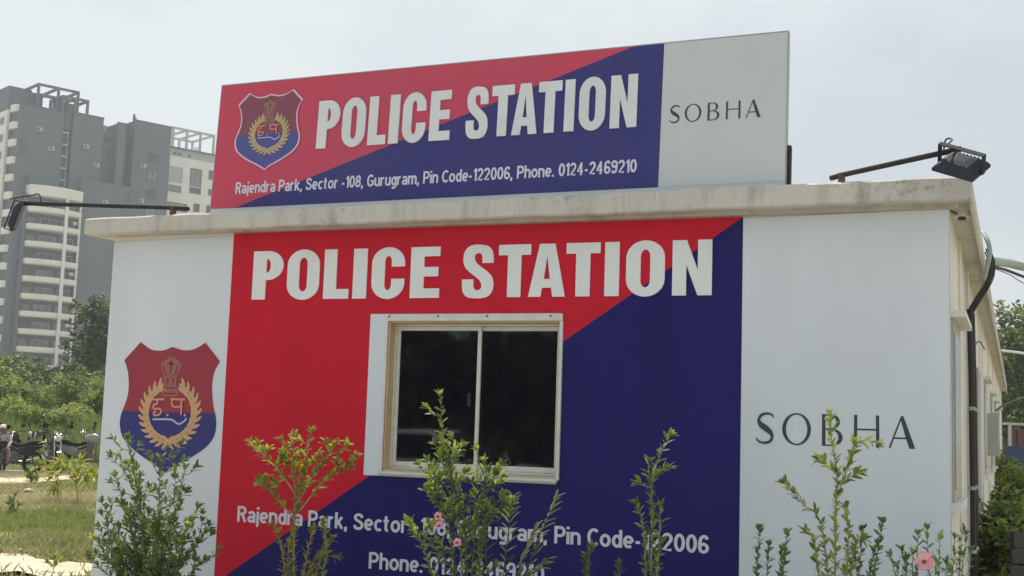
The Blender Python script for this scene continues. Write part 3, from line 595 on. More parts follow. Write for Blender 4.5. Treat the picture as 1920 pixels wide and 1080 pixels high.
# ------------------------------------------------------------------ rooftop sign
SG = thing('rooftop_sign', 'large red and navy POLICE STATION sign board standing on the roof', 'sign', (-6.225, 0.1137, 3.246)); SG.rotation_euler = (-0.05505, 0, -0.02799)
BLn, BH = 4.776, 1.07
w = MB(); w.box(0, BLn, .004, .05, -.035, BH); board = w.build('board', [M_flex_w], SG)
D0, D1 = .245, 3.649
w = MB(); w.prism([(0.0, 0), (D0, 0), (D1, BH), (0.0, BH)], .001, .0035, 0); w.prism([(D0, 0), (3.877, 0), (3.884, BH), (D1, BH)], .001, .0035, 1)
w.build('print', [M_flex_r, M_flex_n], board)
w = MB(); w.prism([(3.879, 0.0), (BLn, 0.0), (BLn, BH), (3.886, BH)], .001, .0035, 0); w.build('print', M_flex_w, board)
w = MB(); w.box(-.006, BLn + .006, .0, .055, BH + .001, BH + .009); w.box(-.007, -.001, .0, .055, -.035, BH); w.box(BLn + .001, BLn + .007, .0, .055, -.035, BH)
w.build('edge_frame', mat('grey sign edge', (.42, .43, .43), (.32, .33, .33), rough=.5), SG)
k_ = (3.7 - .992) / (-1.946 + 5.683)
letters(HEAD, lambda x: .992 + (x + 5.683) * k_, .455, .855, -.0065, mat('white sign lettering', (.76, .78, .79), (.68, .70, .72), scale=2.5, rough=.45), board, 0.0, .006)
small_text('Rajendra Park, Sector -108, Gurugram, Pin Code-122006, Phone. 0124-2469210', .236, 3.714, .118, .098, -.0012, M_let_s, board)
ks = (4.6 - 3.942) / (-.607 + 1.633)
letters(SOB, lambda x: 3.942 + (x + 1.633) * ks, .466, .596, -.0012, M_dkgreen, board, 0.0, 0.0, GS)
sx = (.819 - .198) / (-5.955 + 6.903); sz = (.975 - .313) / (2.12 - 1.055)
shield(board, -.0005, lambda x, z: (.198 + (x + 6.903) * sx, .313 + (z - 1.055) * sz), M_sh_red2, M_sh_blue2, (mat('muted gold print', (.55, .42, .22), (.46, .36, .2), scale=20), mat('muted tan print', (.36, .18, .15), (.3, .15, .13), scale=30), M_peach, M_paleblue), M_pinkline)
w = MB(); w.box(BLn + .0075, BLn + .03, .03, .08, -.06, .26); w.box(BLn - .02, BLn + .03, .056, .10, -.065, -.04); w.build('end_bracket', M_metal_dk, SG)
for i, x in enumerate((.25, 1.3, 2.4, 3.5, 4.6)):
    w = MB(); w.box(x, x + .05, .056, .106, -.08, BH - .05); w.tube([(x + .025, .10, BH - .2), (x + .025, .75, -.09)], .02, 6); w.build('post', M_metal_dk, SG)

# ------------------------------------------------------------------ floodlights on arms
def floodlight(label, base, tip, lamp_at, rot, arm_r=.021, size=1.0, yk=.15):
    base, tip, lamp_at = Vector(base), Vector(tip), Vector(lamp_at)
    t = thing('floodlight', label, 'lamp', base, 0, 'floodlights on the roof edge')
    d = (tip - base)
    w = MB(); w.tube([(-d.x * .1, -d.y * .1 + .0, -d.z * .1 + .005), (0, 0, 0.01), d * .5 + Vector((0, 0, .006)), d], arm_r, 10); w.build('arm', M_metal_dk, t, smooth=True)
    w = MB(); w.box(-.022, .022, -.016, .016, -.075, .012); w.box(-.018, .018, -.026, -.012, -.045, .022); w.build('bracket', M_rust, t, .004)
    R = Matrix(rot) if not isinstance(rot[0], float) else (Matrix.Rotation(rot[2], 3, 'Z') @ Matrix.Rotation(rot[1], 3, 'Y') @ Matrix.Rotation(rot[0], 3, 'X'))
    c = lamp_at - base
    def put(mb): mb.v = [tuple(R @ (Vector(v) * size) + c) for v in mb.v]; return mb
    # lamp body: flat tray, glass face down (-z), finned back
    L_, W_, H_ = .150, .115, .05
    w = MB(); n = 8
    prof = [(1.0, -.02), (1.0, 0), (.9, .02), (.62, .05), (.25, .058)]
    V = []; 
    for s, z in prof: V += [(-L_ * s, -W_ * s, z), (L_ * s, -W_ * s, z), (L_ * s, W_ * s, z), (-L_ * s, W_ * s, z)]
    F = [(0, 3, 2, 1)] + [(i * 4 + k, i * 4 + (k + 1) % 4, (i + 1) * 4 + (k + 1) % 4, (i + 1) * 4 + k) for i in range(4) for k in range(4)] + [(16, 17, 18, 19)]
    w.add(V, F); housing = put(w).build('lamp_housing', M_lamp, t, .006)
    w = MB()
    for k in range(7): x = -.08 + k * .0266; w.box(x - .003, x + .003, -.08, .08, .035, .0545)
    put(w).build('cooling_fins', M_lamp, housing)
    w = MB(); w.box(-L_ * .88, L_ * .88, -W_ * .86, W_ * .86, -.026, -.0205); put(w).build('glass', M_lens_dk, housing)
    w = MB()
    w.box(-L_ - .012, -L_ - .002, -.018, .018, -.01, yk); w.box(L_ + .002, L_ + .012, -.018, .018, -.01, yk); w.box(-L_ - .012, L_ + .012, -.018, .018, yk + .0005, yk + .009); put(w).build('yoke', M_metal_dk, t)
    q = c + R @ Vector((-.12, 0, .10)); e = Vector(d)
    w = MB(); w.tube(smooth_pts3([e * .86, e * .88 + Vector((0, 0, .08)), e * .93 + Vector((0, 0, .07)), q]), .006, 6); w.build('wire', M_cable, t)
    return t
fr = at_y(1802, 279, -.40); frl = at_y(1802, 312, -.47)
floodlight('dark floodlight on a rising arm above the right roof corner', at_y(1578, 331, -.13), fr, frl, (math.radians(38), math.radians(22), math.radians(-20)), size=.93, yk=.125, arm_r=.018)
fl = at_y(38, 381, -.45); fll = at_y(32, 406, -.47)
floodlight('dark floodlight seen edge on at the end of the left roof arm', at_y(325, 392, -.13), fl, fll, ((-.300, .560, -.772), (-.060, -.816, -.575), (-.952, -.126, .279)), size=.80, yk=.075, arm_r=.018)

# ------------------------------------------------------------------ apartment towers
RZT = math.radians(65)
def win(parent, u0, u1, z0, z1, v, pane=None, name='window', fm=None, t=.12, bar=False):
    f = MB(); f.ring(u0, u1, z0, z1, v - .10, v + .02, t); fo = f.build(name, fm or M_twf, parent)
    p = MB(); p.box(u0 + t, u1 - t, v - .04, v + .02, z0 + t, z1 - t); p.build('pane', pane or M_twg, fo)
    if bar:
        b = MB(); b.box((u0 + u1) / 2 - .05, (u0 + u1) / 2 + .05, v - .09, v - .045, z0 + t, z1 - t); b.build('mullion', fm or M_twf, fo)
    return fo
TW = thing('apartment_tower', 'tall dark grey apartment tower with white rounded balconies at the left', 'apartment tower', (-147.28, 145.46, 0), RZT)
def tw(name, m, *boxes, parent=TW):
    w = MB()
    for b in boxes: w.box(*b)
    return w.build(name, m, parent)
tw('wall', M_tw, (-1.55, 5.7, 0, 14, 0, 50.9))
tw('wall', M_tw2, (5.702, 7.298, 1.3, 14, 0, 49.4))  # recessed pipe shaft, its shade put into a darker render colour
tw('wall', M_tw, (7.3, 12.5, 0, 14, 0, 51.15))
tw('wall', M_tw, (12.502, 14.998, 1.5, 14, 0, 49.5))
tw('wall', M_twl, (12.503, 15.1, 4, 12, 49.5, 51.1))
tw('wall', M_tw, (15.0, 16.4, -.3, 14, 0, 50.9))
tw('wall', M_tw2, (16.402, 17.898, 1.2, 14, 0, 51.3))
tw('wall', M_tw, (17.9, 24.7, -.5, 14, 0, 51.9))
tw('wall', M_tw, (9.0, 17.897, -.9, -.302, 0, 40.3), (9.0, 14.999, -.303, 1.4, 0, 40.3))
tw('coping', M_tw2, (-1.65, 5.75, -.1, .35, 50.901, 51.1), (7.25, 12.55, -.1, .35, 51.151, 51.4), (17.8, 24.8, -.6, .3, 51.901, 52.1), (14.95, 16.45, -.4, .2, 50.901, 51.1))
tw('drain_pipe', M_tw, (17.75, 17.95, -.75, -.55, 0, 52.4))
tw('drain_pipe', M_twl, (6.9, 7.1, 1.0, 1.28, 38, 49))
tw('drain_pipe', M_tw2, (14.3, 14.45, 1.25, 1.48, 0, 47))
for k in range(5): tw('service_ledge', M_twl, (5.9, 6.9, .5, 1.29, 39.6 + k * 2.0, 39.9 + k * 2.0))
for z in (47.6, 44.0, 41.3): win(TW, 5.8, 6.6, z, z + 1.3, 1.3)
for k in range(7): win(TW, 20.75, 22.55, 45.2 - k * 3.15, 46.75 - k * 3.15, -.5, M_twg2 if k % 2 else M_twg, bar=True)
win(TW, 13.45, 14.6, 47.5, 48.7, 1.5); win(TW, 13.9, 14.5, 45.5, 46.4, 1.5)
win(TW, -1.2, -.1, 42.8, 45.2, 0.0, M_tw2); win(TW, 17.1, 17.6, 37.2, 39.3, -.9)
# left face: stacked white balconies, white return block with windows
for k in range(16):
    z = 50.0 - k * 2.86
    w = MB(); w.slab([(-1.552, .5), (-2.0, .7), (-2.2, 1.3), (-2.2, 2.5), (-1.552, 2.7)], z - .15, z + .02); w.slab([(-2.202, 1.3), (-2.202, 2.5), (-2.08, 2.5), (-2.08, 1.34), (-1.93, .80), (-1.6, .62), (-1.552, .5), (-2.0, .698)], z + .021, z + .95)
    w.build('balcony', M_tww, TW)
tw('wall', M_tww, (-2.3, -1.553, 3.4, 15, 0, 50.4)); tw('wall', M_tw, (-1.9, -1.554, 3.0, 3.399, 0, 50.4))
def sidewin(v0, v1, z0, z1, u):
    f = MB(); f.box(u - .1, u + .02, v0, v1, z0, z1); fo = f.build('window', M_twl, TW); p = MB(); p.box(u - .13, u - .101, v0 + .15, v1 - .15, z0 + .15, z1 - .15); p.build('pane', M_twg, fo)
for k in range(15):
    sidewin(4.4, 6.0, 48.1 - k * 2.86, 49.4 - k * 2.86, -2.3); sidewin(8.2, 10.6, 47.6 - k * 2.86, 49.4 - k * 2.86, -2.3)
# window column left of the rounded balconies
for k in range(11): win(TW, -.35, .62, 29.5 + 2.82 * (3 - k), 31.25 + 2.82 * (3 - k), 0.0)
# rounded balcony stack
def dshape(grow=0.0):
    pts = [(.35 - grow, 0.0)]
    for i in range(13):
        t = i / 12; u = .35 - grow + t * (8.65 + 2 * grow); pts.append((u, -1.9 - grow - 1.1 * math.sin(math.pi * t)))
    pts.append((9.0 + grow, 0.0)); return pts
def dring(z0, z1, th=.15, grow=0.0):
    o_ = dshape(grow); i_ = [(.35 + th, 0.0)] + [(min(max(u, .35 + th), 9.0 - th), v + th) for u, v in dshape()[1:-1]] + [(9.0 - th, 0.0)]
    w = MB(); n = len(o_)
    V = [(p[0], p[1], z) for z in (z0, z1) for p in o_] + [(p[0], p[1], z) for z in (z0, z1) for p in i_]; F = []
    for k in range(n - 1):
        F += [(k, k + 1, n + k + 1, n + k), (2 * n + k + 1, 2 * n + k, 3 * n + k, 3 * n + k + 1), (n + k, n + k + 1, 3 * n + k + 1, 3 * n + k), (k + 1, k, 2 * n + k, 2 * n + k + 1)]
    w.add(V, F); return w
rv = random.Random(2)
tw('balcony_recess_shade', M_tw2, (.4, 8.95, -.10, -.003, 0, 36.2))  # dark sheet added over the tower wall, recess shade put into its colour
for k in range(13):
    zt = 34.42 - 2.8 * k          # parapet top of this floor
    w = dring(zt - .68, zt); w.slab([(p[0] * .98 + .1, p[1] * .96 if p[1] < -.1 else .0) for p in dshape()], zt - .86, zt - .681)
    bal = w.build('balcony', M_tww, TW)
    w = MB()
    for i in range(12):
        a = dshape()[1 + i]; w.tube([(a[0], a[1] + .1, zt), (a[0], a[1] + .1, zt + .32)], .03, 5)
    w.tube([(p[0], p[1] + .1, zt + .32) for p in dshape()[1:-1]], .03, 5); w.build('railing', M_twf, bal)
    zf = zt - .68
    win(TW, .7, 2.3, zf + .1, zf + 2.0, -.12, rv.choice([M_twg, M_twg2]), 'window'); win(TW, 2.9, 5.7, zf + .05, zf + 1.95, -.12, rv.choice([M_twg, M_twg2]), 'window', M_twl, bar=True); win(TW, 6.5, 8.6, zf + .1, zf + 1.95, -.12, rv.choice([M_twg2, M_twg2, M_twg]), 'window', M_twl, bar=True)
    if k % 3 == 1:
        w = MB(); w.box(8.0, 8.7, -1.2, -.7, zf + 1.5, zf + 2.0); w.build('air_conditioner', M_tww, TW)
for (u, v, z) in ((1.2, -.35, 47.0), (3.4, -.35, 44.2), (9.2, -.35, 45.6), (11.2, -.35, 42.8), (19.3, -.85, 44.0), (19.3, -.85, 37.9), (12.8, -1.25, 36.6)):
    w = MB(); w.box(u, u + .95, v, v + .34, z, z + .65); ac = w.build('air_conditioner', M_twl, TW); w = MB(); w.tube([(u + .33, v - .02, z + .33), (u + .33, v - .001, z + .33)], .25, 12); w.build('fan_grille', M_twf, ac)
w = dring(36.5, 37.9, .2, .02); w.slab(dshape(), 36.2, 36.499); w.build('balcony_canopy', M_tww, TW)
tw('column', M_tww, (5.75, 6.2, -3.28, -2.9, 0, 36.2)); tw('column', M_tww, (8.75, 9.05, -1.72, -1.42, 0, 36.2))
tw('wall', M_tw, (-.1, .3, -1.0, -.002, 0, 36.4))
# roof: stair head, two open frames, tank and dish
tw('stair_head', M_tw, (-1.2, 2.6, 6.5, 13, 50.9, 55.2)); tw('stair_head', M_tw2, (2.602, 4.6, 7, 13, 50.9, 54.6))
def pergola(parent, u0, u1, v0, v1, z0, z1, nu, m, t=.38):
    w = MB(); 
    for v in (v0, v1): w.box(u0, u1, v, v + t, z1 - t, z1)
    for i in range(nu):
        u = u0 + (u1 - t - u0) * i / (nu - 1); w.box(u, u + t, v0 + t + .002, v1 - .002, z1 - t + .01, z1 - .01)
    fo = w.build('roof_frame', m, parent)
    for v in (v0, v1):
        for i in range(nu):
            u = u0 + (u1 - t - u0) * i / (nu - 1); p = MB(); p.box(u, u + t, v, v + t, z0, z1 - t - .001); p.build('post', m, fo)
pergola(TW, 1.8, 8.9, 2, 9, 50.9, 55.5, 3, M_tw); pergola(TW, 5.6, 10.2, 1, 6, 51.0, 54.1, 3, M_tw)
w = MB(); w.box(1.85, 8.85, 2.1, 2.4, 53.5, 53.85); w.build('roof_beam', M_tw, TW)
w = MB(); w.tube([(5.6, 2.6, 51.0), (5.6, 2.6, 52.9)], .9, 14); w.tube([(7.4, 2.4, 51.1), (7.4, 2.4, 53.0)], .9, 14); w.build('water_tank', M_tank, TW)
w = MB(); w.box(4.2, 8.2, -.25, .4, 51.41, 51.75) if False else w.box(6.0, 7.2, .5, 1.25, 48.2, 51.3); w.build('duct', M_tank, TW)
w = MB(); w.box(18.0, 18.3, .5, .8, 52.1, 53.2); w.build('vent', M_tw2, TW)
T2 = thing('apartment_block', 'white apartment block with open roof frame beside the sign board', 'apartment block', (-145.741, 162.948, 0), RZT)
tw('wall', M_tww, (8.5, 24, 0, 14, 0, 48.55), parent=T2); tw('parapet', M_twl, (8.5, 24, .25, 13.8, 48.551, 50.0), parent=T2); tw('coping', M_tw, (8.4, 24.1, -.15, .7, 50.001, 50.25), parent=T2)
pergola(T2, 12.0, 20.6, .4, 8.4, 50.25, 54.0, 4, M_twl, .36)
win(T2, 11.2, 14.2, 43.8, 46.6, 0, M_twl, 'window', M_twl); win(T2, 11.2, 14.1, 42.0, 43.2, 0, M_twg2); win(T2, 11.2, 15.5, 38.6, 40.1, 0, M_twg2, bar=True)
win(T2, 15.75, 18.05, 43.6, 46.9, 0, M_twg2, bar=True); win(T2, 15.8, 18.05, 42.3, 43.4, 0, M_twg); win(T2, 16.8, 18.0, 39.0, 40.5, 0); win(T2, 19.5, 20.6, 45.4, 47.1, 0); win(T2, 19.6, 20.6, 42.4, 43.6, 0); win(T2, 19.4, 20.4, 39.0, 40.6, 0)
for k in range(4):
    for u in (12, 16.5, 19.6): win(T2, u, u + 1.8, 35.6 - 3.1 * k, 37.2 - 3.1 * k, 0, M_twg2 if k % 2 else M_twg)
w = MB(); 
for u, z in ((12.3, 48.9), (13.2, 48.95), (15.2, 48.9)): w.box(u, u + .6, .1, .249, z, z + .35)
w.build('vent', M_tw2, T2)
w = MB(); w.box(18, 18.8, 3, 4, 50.25, 51.6); w.build('water_tank', M_tww, T2)

# ------------------------------------------------------------------ vegetation helpers
LEAF = {}
def leaf_mesh(kind, m):
    k = (kind, m.name)
    if k in LEAF: return LEAF[k]
    if kind == 'oval': w = .36
    elif kind == 'narrow': w = .085
    elif kind == 'lance': w = .125
    else: w = .205
    V = [(0, 0, 0), (-w * .8, .28, .05), (0, .3, 0), (w * .8, .28, .05), (-w, .58, .04), (0, .6, -.02), (w, .58, .04), (-w * .55, .84, 0), (0, .85, -.05), (w * .55, .84, 0), (0, 1.0, -.10)]
    F = [(0, 2, 1), (0, 3, 2), (1, 2, 5, 4), (2, 3, 6, 5), (4, 5, 8, 7), (5, 6, 9, 8), (7, 8, 10), (8, 9, 10)]
    me = bpy.data.meshes.new('leaf'); me.from_pydata(V, [], F); me.materials.append(m); me.polygons.foreach_set('use_smooth', [True] * len(F)); LEAF[k] = me; return me
def leaf_matrix(p, d, up, s, roll):
    y = d.normalized(); x = y.cross(up)
    if x.length < 1e-4: x = Vector((1, 0, 0))
    x.normalize(); z = x.cross(y); R = Matrix.Rotation(roll, 3, y)
    x, z = R @ x, R @ z
    return Matrix(((x.x * s, y.x * s, z.x * s, p.x), (x.y * s, y.y * s, z.y * s, p.y), (x.z * s, y.z * s, z.z * s, p.z), (0, 0, 0, 1)))
def plant(name, label, base, stems, leaf=('oval', .05), mats=None, stem_m=None, group=None, cat='shrub', seed=0, spacing=.022, start=.25, bunch=1, max_obj=300, spread=1.0, r0=.007):
    """stems: lists of world points from the ground up; leaves alternate along each stem"""
    r = random.Random(seed); base = Vector(base); t = thing(name, label, cat, base, 0, group)
    inst = []
    for st in stems:
        P = smooth_pts3([Vector(p) for p in st]); 
        L_ = sum((P[i + 1] - P[i]).length for i in range(len(P) - 1))
        rr = r0 * (0.5 + 0.5 * min(1, L_ / 1.0))
        w = MB(); w.tube([p - base for p in P], [rr * (1 - .75 * i / (len(P) - 1)) for i in range(len(P))], 6); w.build('stem', stem_m or M_stem, t, smooth=True)
        acc = 0; side = r.uniform(0, 6.28); s_at = 0
        for i in range(len(P) - 1):
            seg = P[i + 1] - P[i]; ln = seg.length
            if ln < 1e-6: continue
            while acc <= ln:
                f = (s_at + acc) / L_
                if f >= start:
                    for b in range(bunch):
                        d = seg.normalized(); a = side + b * 2.1 + r.uniform(-.5, .5); side += 2.4
                        ref = Vector((0, 0, 1)).cross(d); ref = ref.normalized() if ref.length > .05 else Vector((1, 0, 0)); q = d.cross(ref)
                        out = ref * math.cos(a) + q * math.sin(a); e = r.uniform(.5, 1.0) * spread
                        dirv = d * (1.0 - .35 * e) + out * e + Vector((0, 0, r.uniform(-.15, .25)))
                        tipf = 1.0
                        inst.append((P[i] + d * acc - base, dirv, leaf[1] * r.uniform(.5, 1.25) * tipf, r.uniform(-.7, .7), r.random()))
                acc += spacing * r.uniform(.7, 1.4)
            acc -= ln; s_at += ln
    for st in stems:
        P1, P0 = Vector(st[-1]), Vector(st[-2]); d = (P1 - P0).normalized()
        for b in range(6):
            a = b * 1.05 + r.uniform(-.3, .3); ref = Vector((0, 0, 1)).cross(d); ref = ref.normalized() if ref.length > .05 else Vector((1, 0, 0)); q = d.cross(ref)
            inst.append((P1 - base - d * r.uniform(0, .02), d * 1.0 + (ref * math.cos(a) + q * math.sin(a)) * r.uniform(.35, 1.0), leaf[1] * r.uniform(.7, 1.1), r.uniform(-.7, .7), r.random()))
    inst.sort(key=lambda q: -q[2] * (1 + .6 * (q[0].z)))
    mats = mats or [(M_leafA, 1.0)]
    def pick(x):
        c = 0
        for m, wgt in mats:
            c += wgt
            if x <= c: return m
        return mats[-1][0]
    for p, d, s, ro, x in inst[:max_obj]:
        o = link('leaf', leaf_mesh(leaf[0], pick(x)), t); o.matrix_local = leaf_matrix(p, d, Vector((0, 0, 1)), s, ro)
    if len(inst) > max_obj:
        ms = [m for m, _ in mats]; w = MB(); lm = leaf_mesh(leaf[0], ms[0]); LV = [v.co.copy() for v in lm.vertices]; LF = [tuple(f.vertices) for f in lm.polygons]
        for p, d, s, ro, x in inst[max_obj:]:
            Mx = leaf_matrix(p, d, Vector((0, 0, 1)), s, ro); w.add([Mx @ v for v in LV], LF, ms.index(pick(x)))
        me = bpy.data.meshes.new('small_leaves'); me.from_pydata(w.v, [], w.f)
        for m in ms: me.materials.append(m)
        me.polygons.foreach_set('material_index', w.m); me.polygons.foreach_set('use_smooth', [True] * len(w.f)); o = link('small_leaves', me, t); o['kind'] = 'stuff'
    return t

def crown(name, parent, centres, n, size, mats, seed, flat=1.0, droop=0.0):
    """leaf clumps through ellipsoid lobes: (x,y,z,rx,ry,rz)"""
    g = np.random.default_rng(seed); V = []; F = []; MI = []
    C_ = np.array(centres, float); vol = C_[:, 3] * C_[:, 4] * C_[:, 5]; pr = vol / vol.sum()
    idx = g.choice(len(C_), n, p=pr); d = g.normal(size=(n, 3)); d /= np.linalg.norm(d, axis=1)[:, None]
    rad = g.random(n) ** .38; P = C_[idx, :3] + d * rad[:, None] * C_[idx, 3:6]
    # clumping: pull points towards clump seeds so gaps open between clumps
    ns = max(8, n // 45); sidx = g.choice(n, ns, replace=False); S = P[sidx]
    D2 = ((P[:, None, :] - S[None]) ** 2).sum(-1) if n * ns < 4e6 else None
    if D2 is not None:
        near = D2.argmin(1); P = P * .5 + S[near] * .5 + g.normal(size=(n, 3)) * size * .5
        shade = g.random(ns)[near]
    else: shade = g.random(n)
    ax = g.normal(size=(n, 3)); ax[:, 2] *= .6; ax /= np.linalg.norm(ax, axis=1)[:, None]; ax[:, 2] -= droop; ax /= np.linalg.norm(ax, axis=1)[:, None]
    up = g.normal(size=(n, 3)) * .6 + np.array([0, 0, 1.0]); b = np.cross(ax, up); b /= np.linalg.norm(b, axis=1)[:, None] + 1e-9
    s = size * (0.6 + .8 * g.random(n)); L_ = ax * s[:, None]; W_ = b * (s * .28 * flat)[:, None]
    V = np.stack([P - L_ * .5, P + W_ - L_ * .05, P + L_ * .5, P - W_ - L_ * .05], 1).reshape(-1, 3)
    F = np.arange(4 * n).reshape(-1, 4)
    k = len(mats); MI = np.clip(((shade * .7 + g.random(n) * .3) * k).astype(int), 0, k - 1)
    me = bpy.data.meshes.new(name); me.vertices.add(4 * n); me.vertices.foreach_set('co', V.ravel()); me.loops.add(4 * n); me.loops.foreach_set('vertex_index', F.ravel().astype(np.int32)); me.polygons.add(n)
    me.polygons.foreach_set('loop_start', np.arange(0, 4 * n, 4, dtype=np.int32)); me.update(calc_edges=True)
    for m in mats: me.materials.append(m)
    me.polygons.foreach_set('material_index', MI.astype(np.int32)); me.validate()
    return link(name, me, parent)
def tree(name, label, base, h, lobes, n, size, mats, seed, group=None, cat='tree', trunk_r=.12, droop=0.0, limbs=5, flat=1.0):
    base = Vector(base); t = thing(name, label, cat, base, 0, group); r = random.Random(seed)
    w = MB(); top = Vector((r.uniform(-.2, .2), r.uniform(-.2, .2), h * .62)); w.tube(smooth_pts3([Vector((0, 0, -.05)), Vector((r.uniform(-.08, .08) * h * .3, 0, h * .3)), top], 5), [trunk_r * (1 - .6 * i / 10) for i in range(11)], 8)
    for k in range(limbs):
        l = lobes[k % len(lobes)]; s = Vector((0, 0, h * r.uniform(.22, .5))); e = Vector((l[0] + r.uniform(-.4, .4) * l[3], l[1] + r.uniform(-.4, .4) * l[4], l[2] + r.uniform(-.2, .5) * l[5]))
        w.tube(smooth_pts3([s, s.lerp(e, .5) + Vector((0, 0, -.06 * h)), e], 4), [trunk_r * .5 * (1 - .8 * i / 8) for i in range(9)], 6)
    w.build('trunk', M_bark, t, smooth=True); crown('crown', t, lobes, n, size, mats, seed, flat, droop)
    return t

# ---- background trees and bushes, left
gT = 'trees beyond the open ground'
def base_at(px, D):
    p = at_d(px, 780, D); return Vector((p.x, p.y, 0))
b = base_at(172, 72)
tree('leafy_tree', 'dark rounded tree rising beside the left edge of the police station', b, 9.0, [(-.4, 0, 7.3, 1.4, 1.4, 1.3), (.9, .3, 7.0, 1.5, 1.5, 1.4), (-.5, .2, 5.2, 1.7, 1.6, 1.4), (1.0, 0, 4.8, 1.8, 1.8, 1.4), (-.9, 0, 3.6, 1.2, 1.3, .9), (2.2, 0, 5.6, 1.6, 1.6, 1.5)], 9000, .26, [M_t1, M_t1, M_t2], 21, gT, trunk_r=.14)
for i, (px, D, h, wd, lab, ms) in enumerate([
        (60, 66, 4.9, 2.4, 'dark bushy tree below the rounded balconies', [M_t1, M_t2]), (118, 64, 4.6, 2.0, 'low dark tree at the foot of the taller dark tree', [M_t1, M_t1, M_t2]),
        (10, 60, 4.6, 2.2, 'mid green bushy tree at the far left edge', [M_t2, M_t1, M_t3]), (-60, 62, 5.2, 2.6, 'bushy tree just outside the left edge of the view', [M_t2, M_t1])]):
    b = base_at(px, D); r = random.Random(40 + i)
    lo = [(r.uniform(-1, 1) * wd * .6, r.uniform(-.6, .6), h * r.uniform(.45, .8), wd * .62, wd * .6, h * .22) for _ in range(6)] + [(0, 0, h * .35, wd, wd * .8, h * .32)]
    tree('bushy_tree', lab, b, h, lo, 6000, .24, ms, 60 + i, gT)
for i, (px, D, h, wd, lab, ms, dr) in enumerate([
        (150, 46, 3.1, 1.25, 'feathery drooping shrub against the left wall edge', [M_t2, M_t2, M_t3], .5), (188, 44, 2.9, 1.0, 'feathery green shrub half hidden by the wall edge', [M_t2, M_t1, M_t3], .5),
        (95, 48, 2.7, 1.2, 'pale green weedy shrub behind the motorcycles', [M_t3, M_t3, M_t2], .25), (45, 46, 2.9, 1.3, 'bright green weedy shrub behind the dark motorcycle', [M_t3, M_t2], .2),
        (-5, 45, 3.2, 1.3, 'tall weedy shrub behind the seated person', [M_t2, M_t3, M_t1], .2), (125, 42, 2.0, 1.0, 'low lime green weeds behind the silver motorcycle', [M_t3, M_t3, M_t2], .1), (20, 42, 2.1, 1.1, 'low lime green weeds behind the seated person', [M_t3, M_t3, M_t2], .1), (70, 41, 1.9, 1.0, 'low bright weeds between the parked motorcycles', [M_t3, M_t3, M_t2], .1)]):
    b = base_at(px, D); r = random.Random(80 + i)
    lo = [(r.uniform(-1, 1) * wd * .6, r.uniform(-.5, .5), h * r.uniform(.55, .82), wd * .5, wd * .5, h * .2) for _ in range(5)] + [(0, 0, h * .4, wd, wd * .8, h * .4)]
    tree('wild_shrub', lab, b, h, lo, 10000, .12, ms, 100 + i, 'wild shrubs behind the motorcycles', 'shrub', .04, dr, flat=.7)

# ---- background right
for i, (px, D, h, wd, lab) in enumerate([(1912, 62, 8.4, 2.6, 'tall dark green tree beyond the right end of the side wall'), (1950, 58, 9.4, 3.0, 'tallest dark tree at the right edge of the view'), (1888, 70, 7.6, 2.0, 'dark tree just beyond the far end of the eave')]):
    b = base_at(px, D); r = random.Random(140 + i)
    lo = [(r.uniform(-1, 1) * wd * .6, r.uniform(-.8, .8), h * r.uniform(.45, .85), wd * .6, wd * .6, h * .16) for _ in range(7)] + [(0, 0, h * .35, wd, wd, h * .3)]
    tree('leafy_tree', lab, b, h, lo, 7000, .27, [M_t1, M_t2, M_t1, M_t2], 150 + i, 'trees beyond the side wall')
p0, p1 = at_d(1883, 800, 40), at_d(1990, 800, 41)
bw = thing('boundary_gate', 'brown sheet metal gate with white posts far behind on the right', 'gate', (p0.x, p0.y, 0))
dv = Vector((p1.x - p0.x, p1.y - p0.y, 0)); bw.rotation_euler = (0, 0, math.atan2(dv.y, dv.x)); LN = dv.length
M_brown = mat('brown sheet metal', (.13, .075, .065), (.10, .06, .055), scale=3, rough=.6); M_tarp = mat('blue tarpaulin', (.025, .05, .115), (.035, .06, .13), scale=3, rough=.5)
w = MB(); w.box(.15, LN, -.02, .03, .9, 2.05); w.build('leaf_panel', M_brown, bw)
for i in range(7):
    u = .15 + (LN - .3) * i / 6; w = MB(); w.box(u - .004, u + .10, -.06, -.021, 0, 2.16); w.build('post', M_twl if i == 0 else M_brown, bw)
w = MB(); w.box(-.02, LN, -.05, .06, 2.161, 2.24); w.build('top_rail', M_twl, bw)
q = at_d(1884, 830, 37); tb = MB(); tb.add([(0, 0, 1.5), (1.2, .1, 1.46), (2.4, .2, 1.52), (0, .02, 1.0), (1.2, .16, 1.05), (2.4, .22, 1.0), (0, .03, 0.0), (1.2, .1, 0), (2.4, .25, 0)], [(0, 1, 4, 3), (1, 2, 5, 4), (3, 4, 7, 6), (4, 5, 8, 7)])
o = tb.build('tarpaulin', M_tarp, None); o.location = (q.x, q.y, 0); so = o.modifiers.new('thick', 'SOLIDIFY'); so.thickness = .01; tag(o, 'blue tarpaulin sheet hung in front of the brown gate', 'tarpaulin')
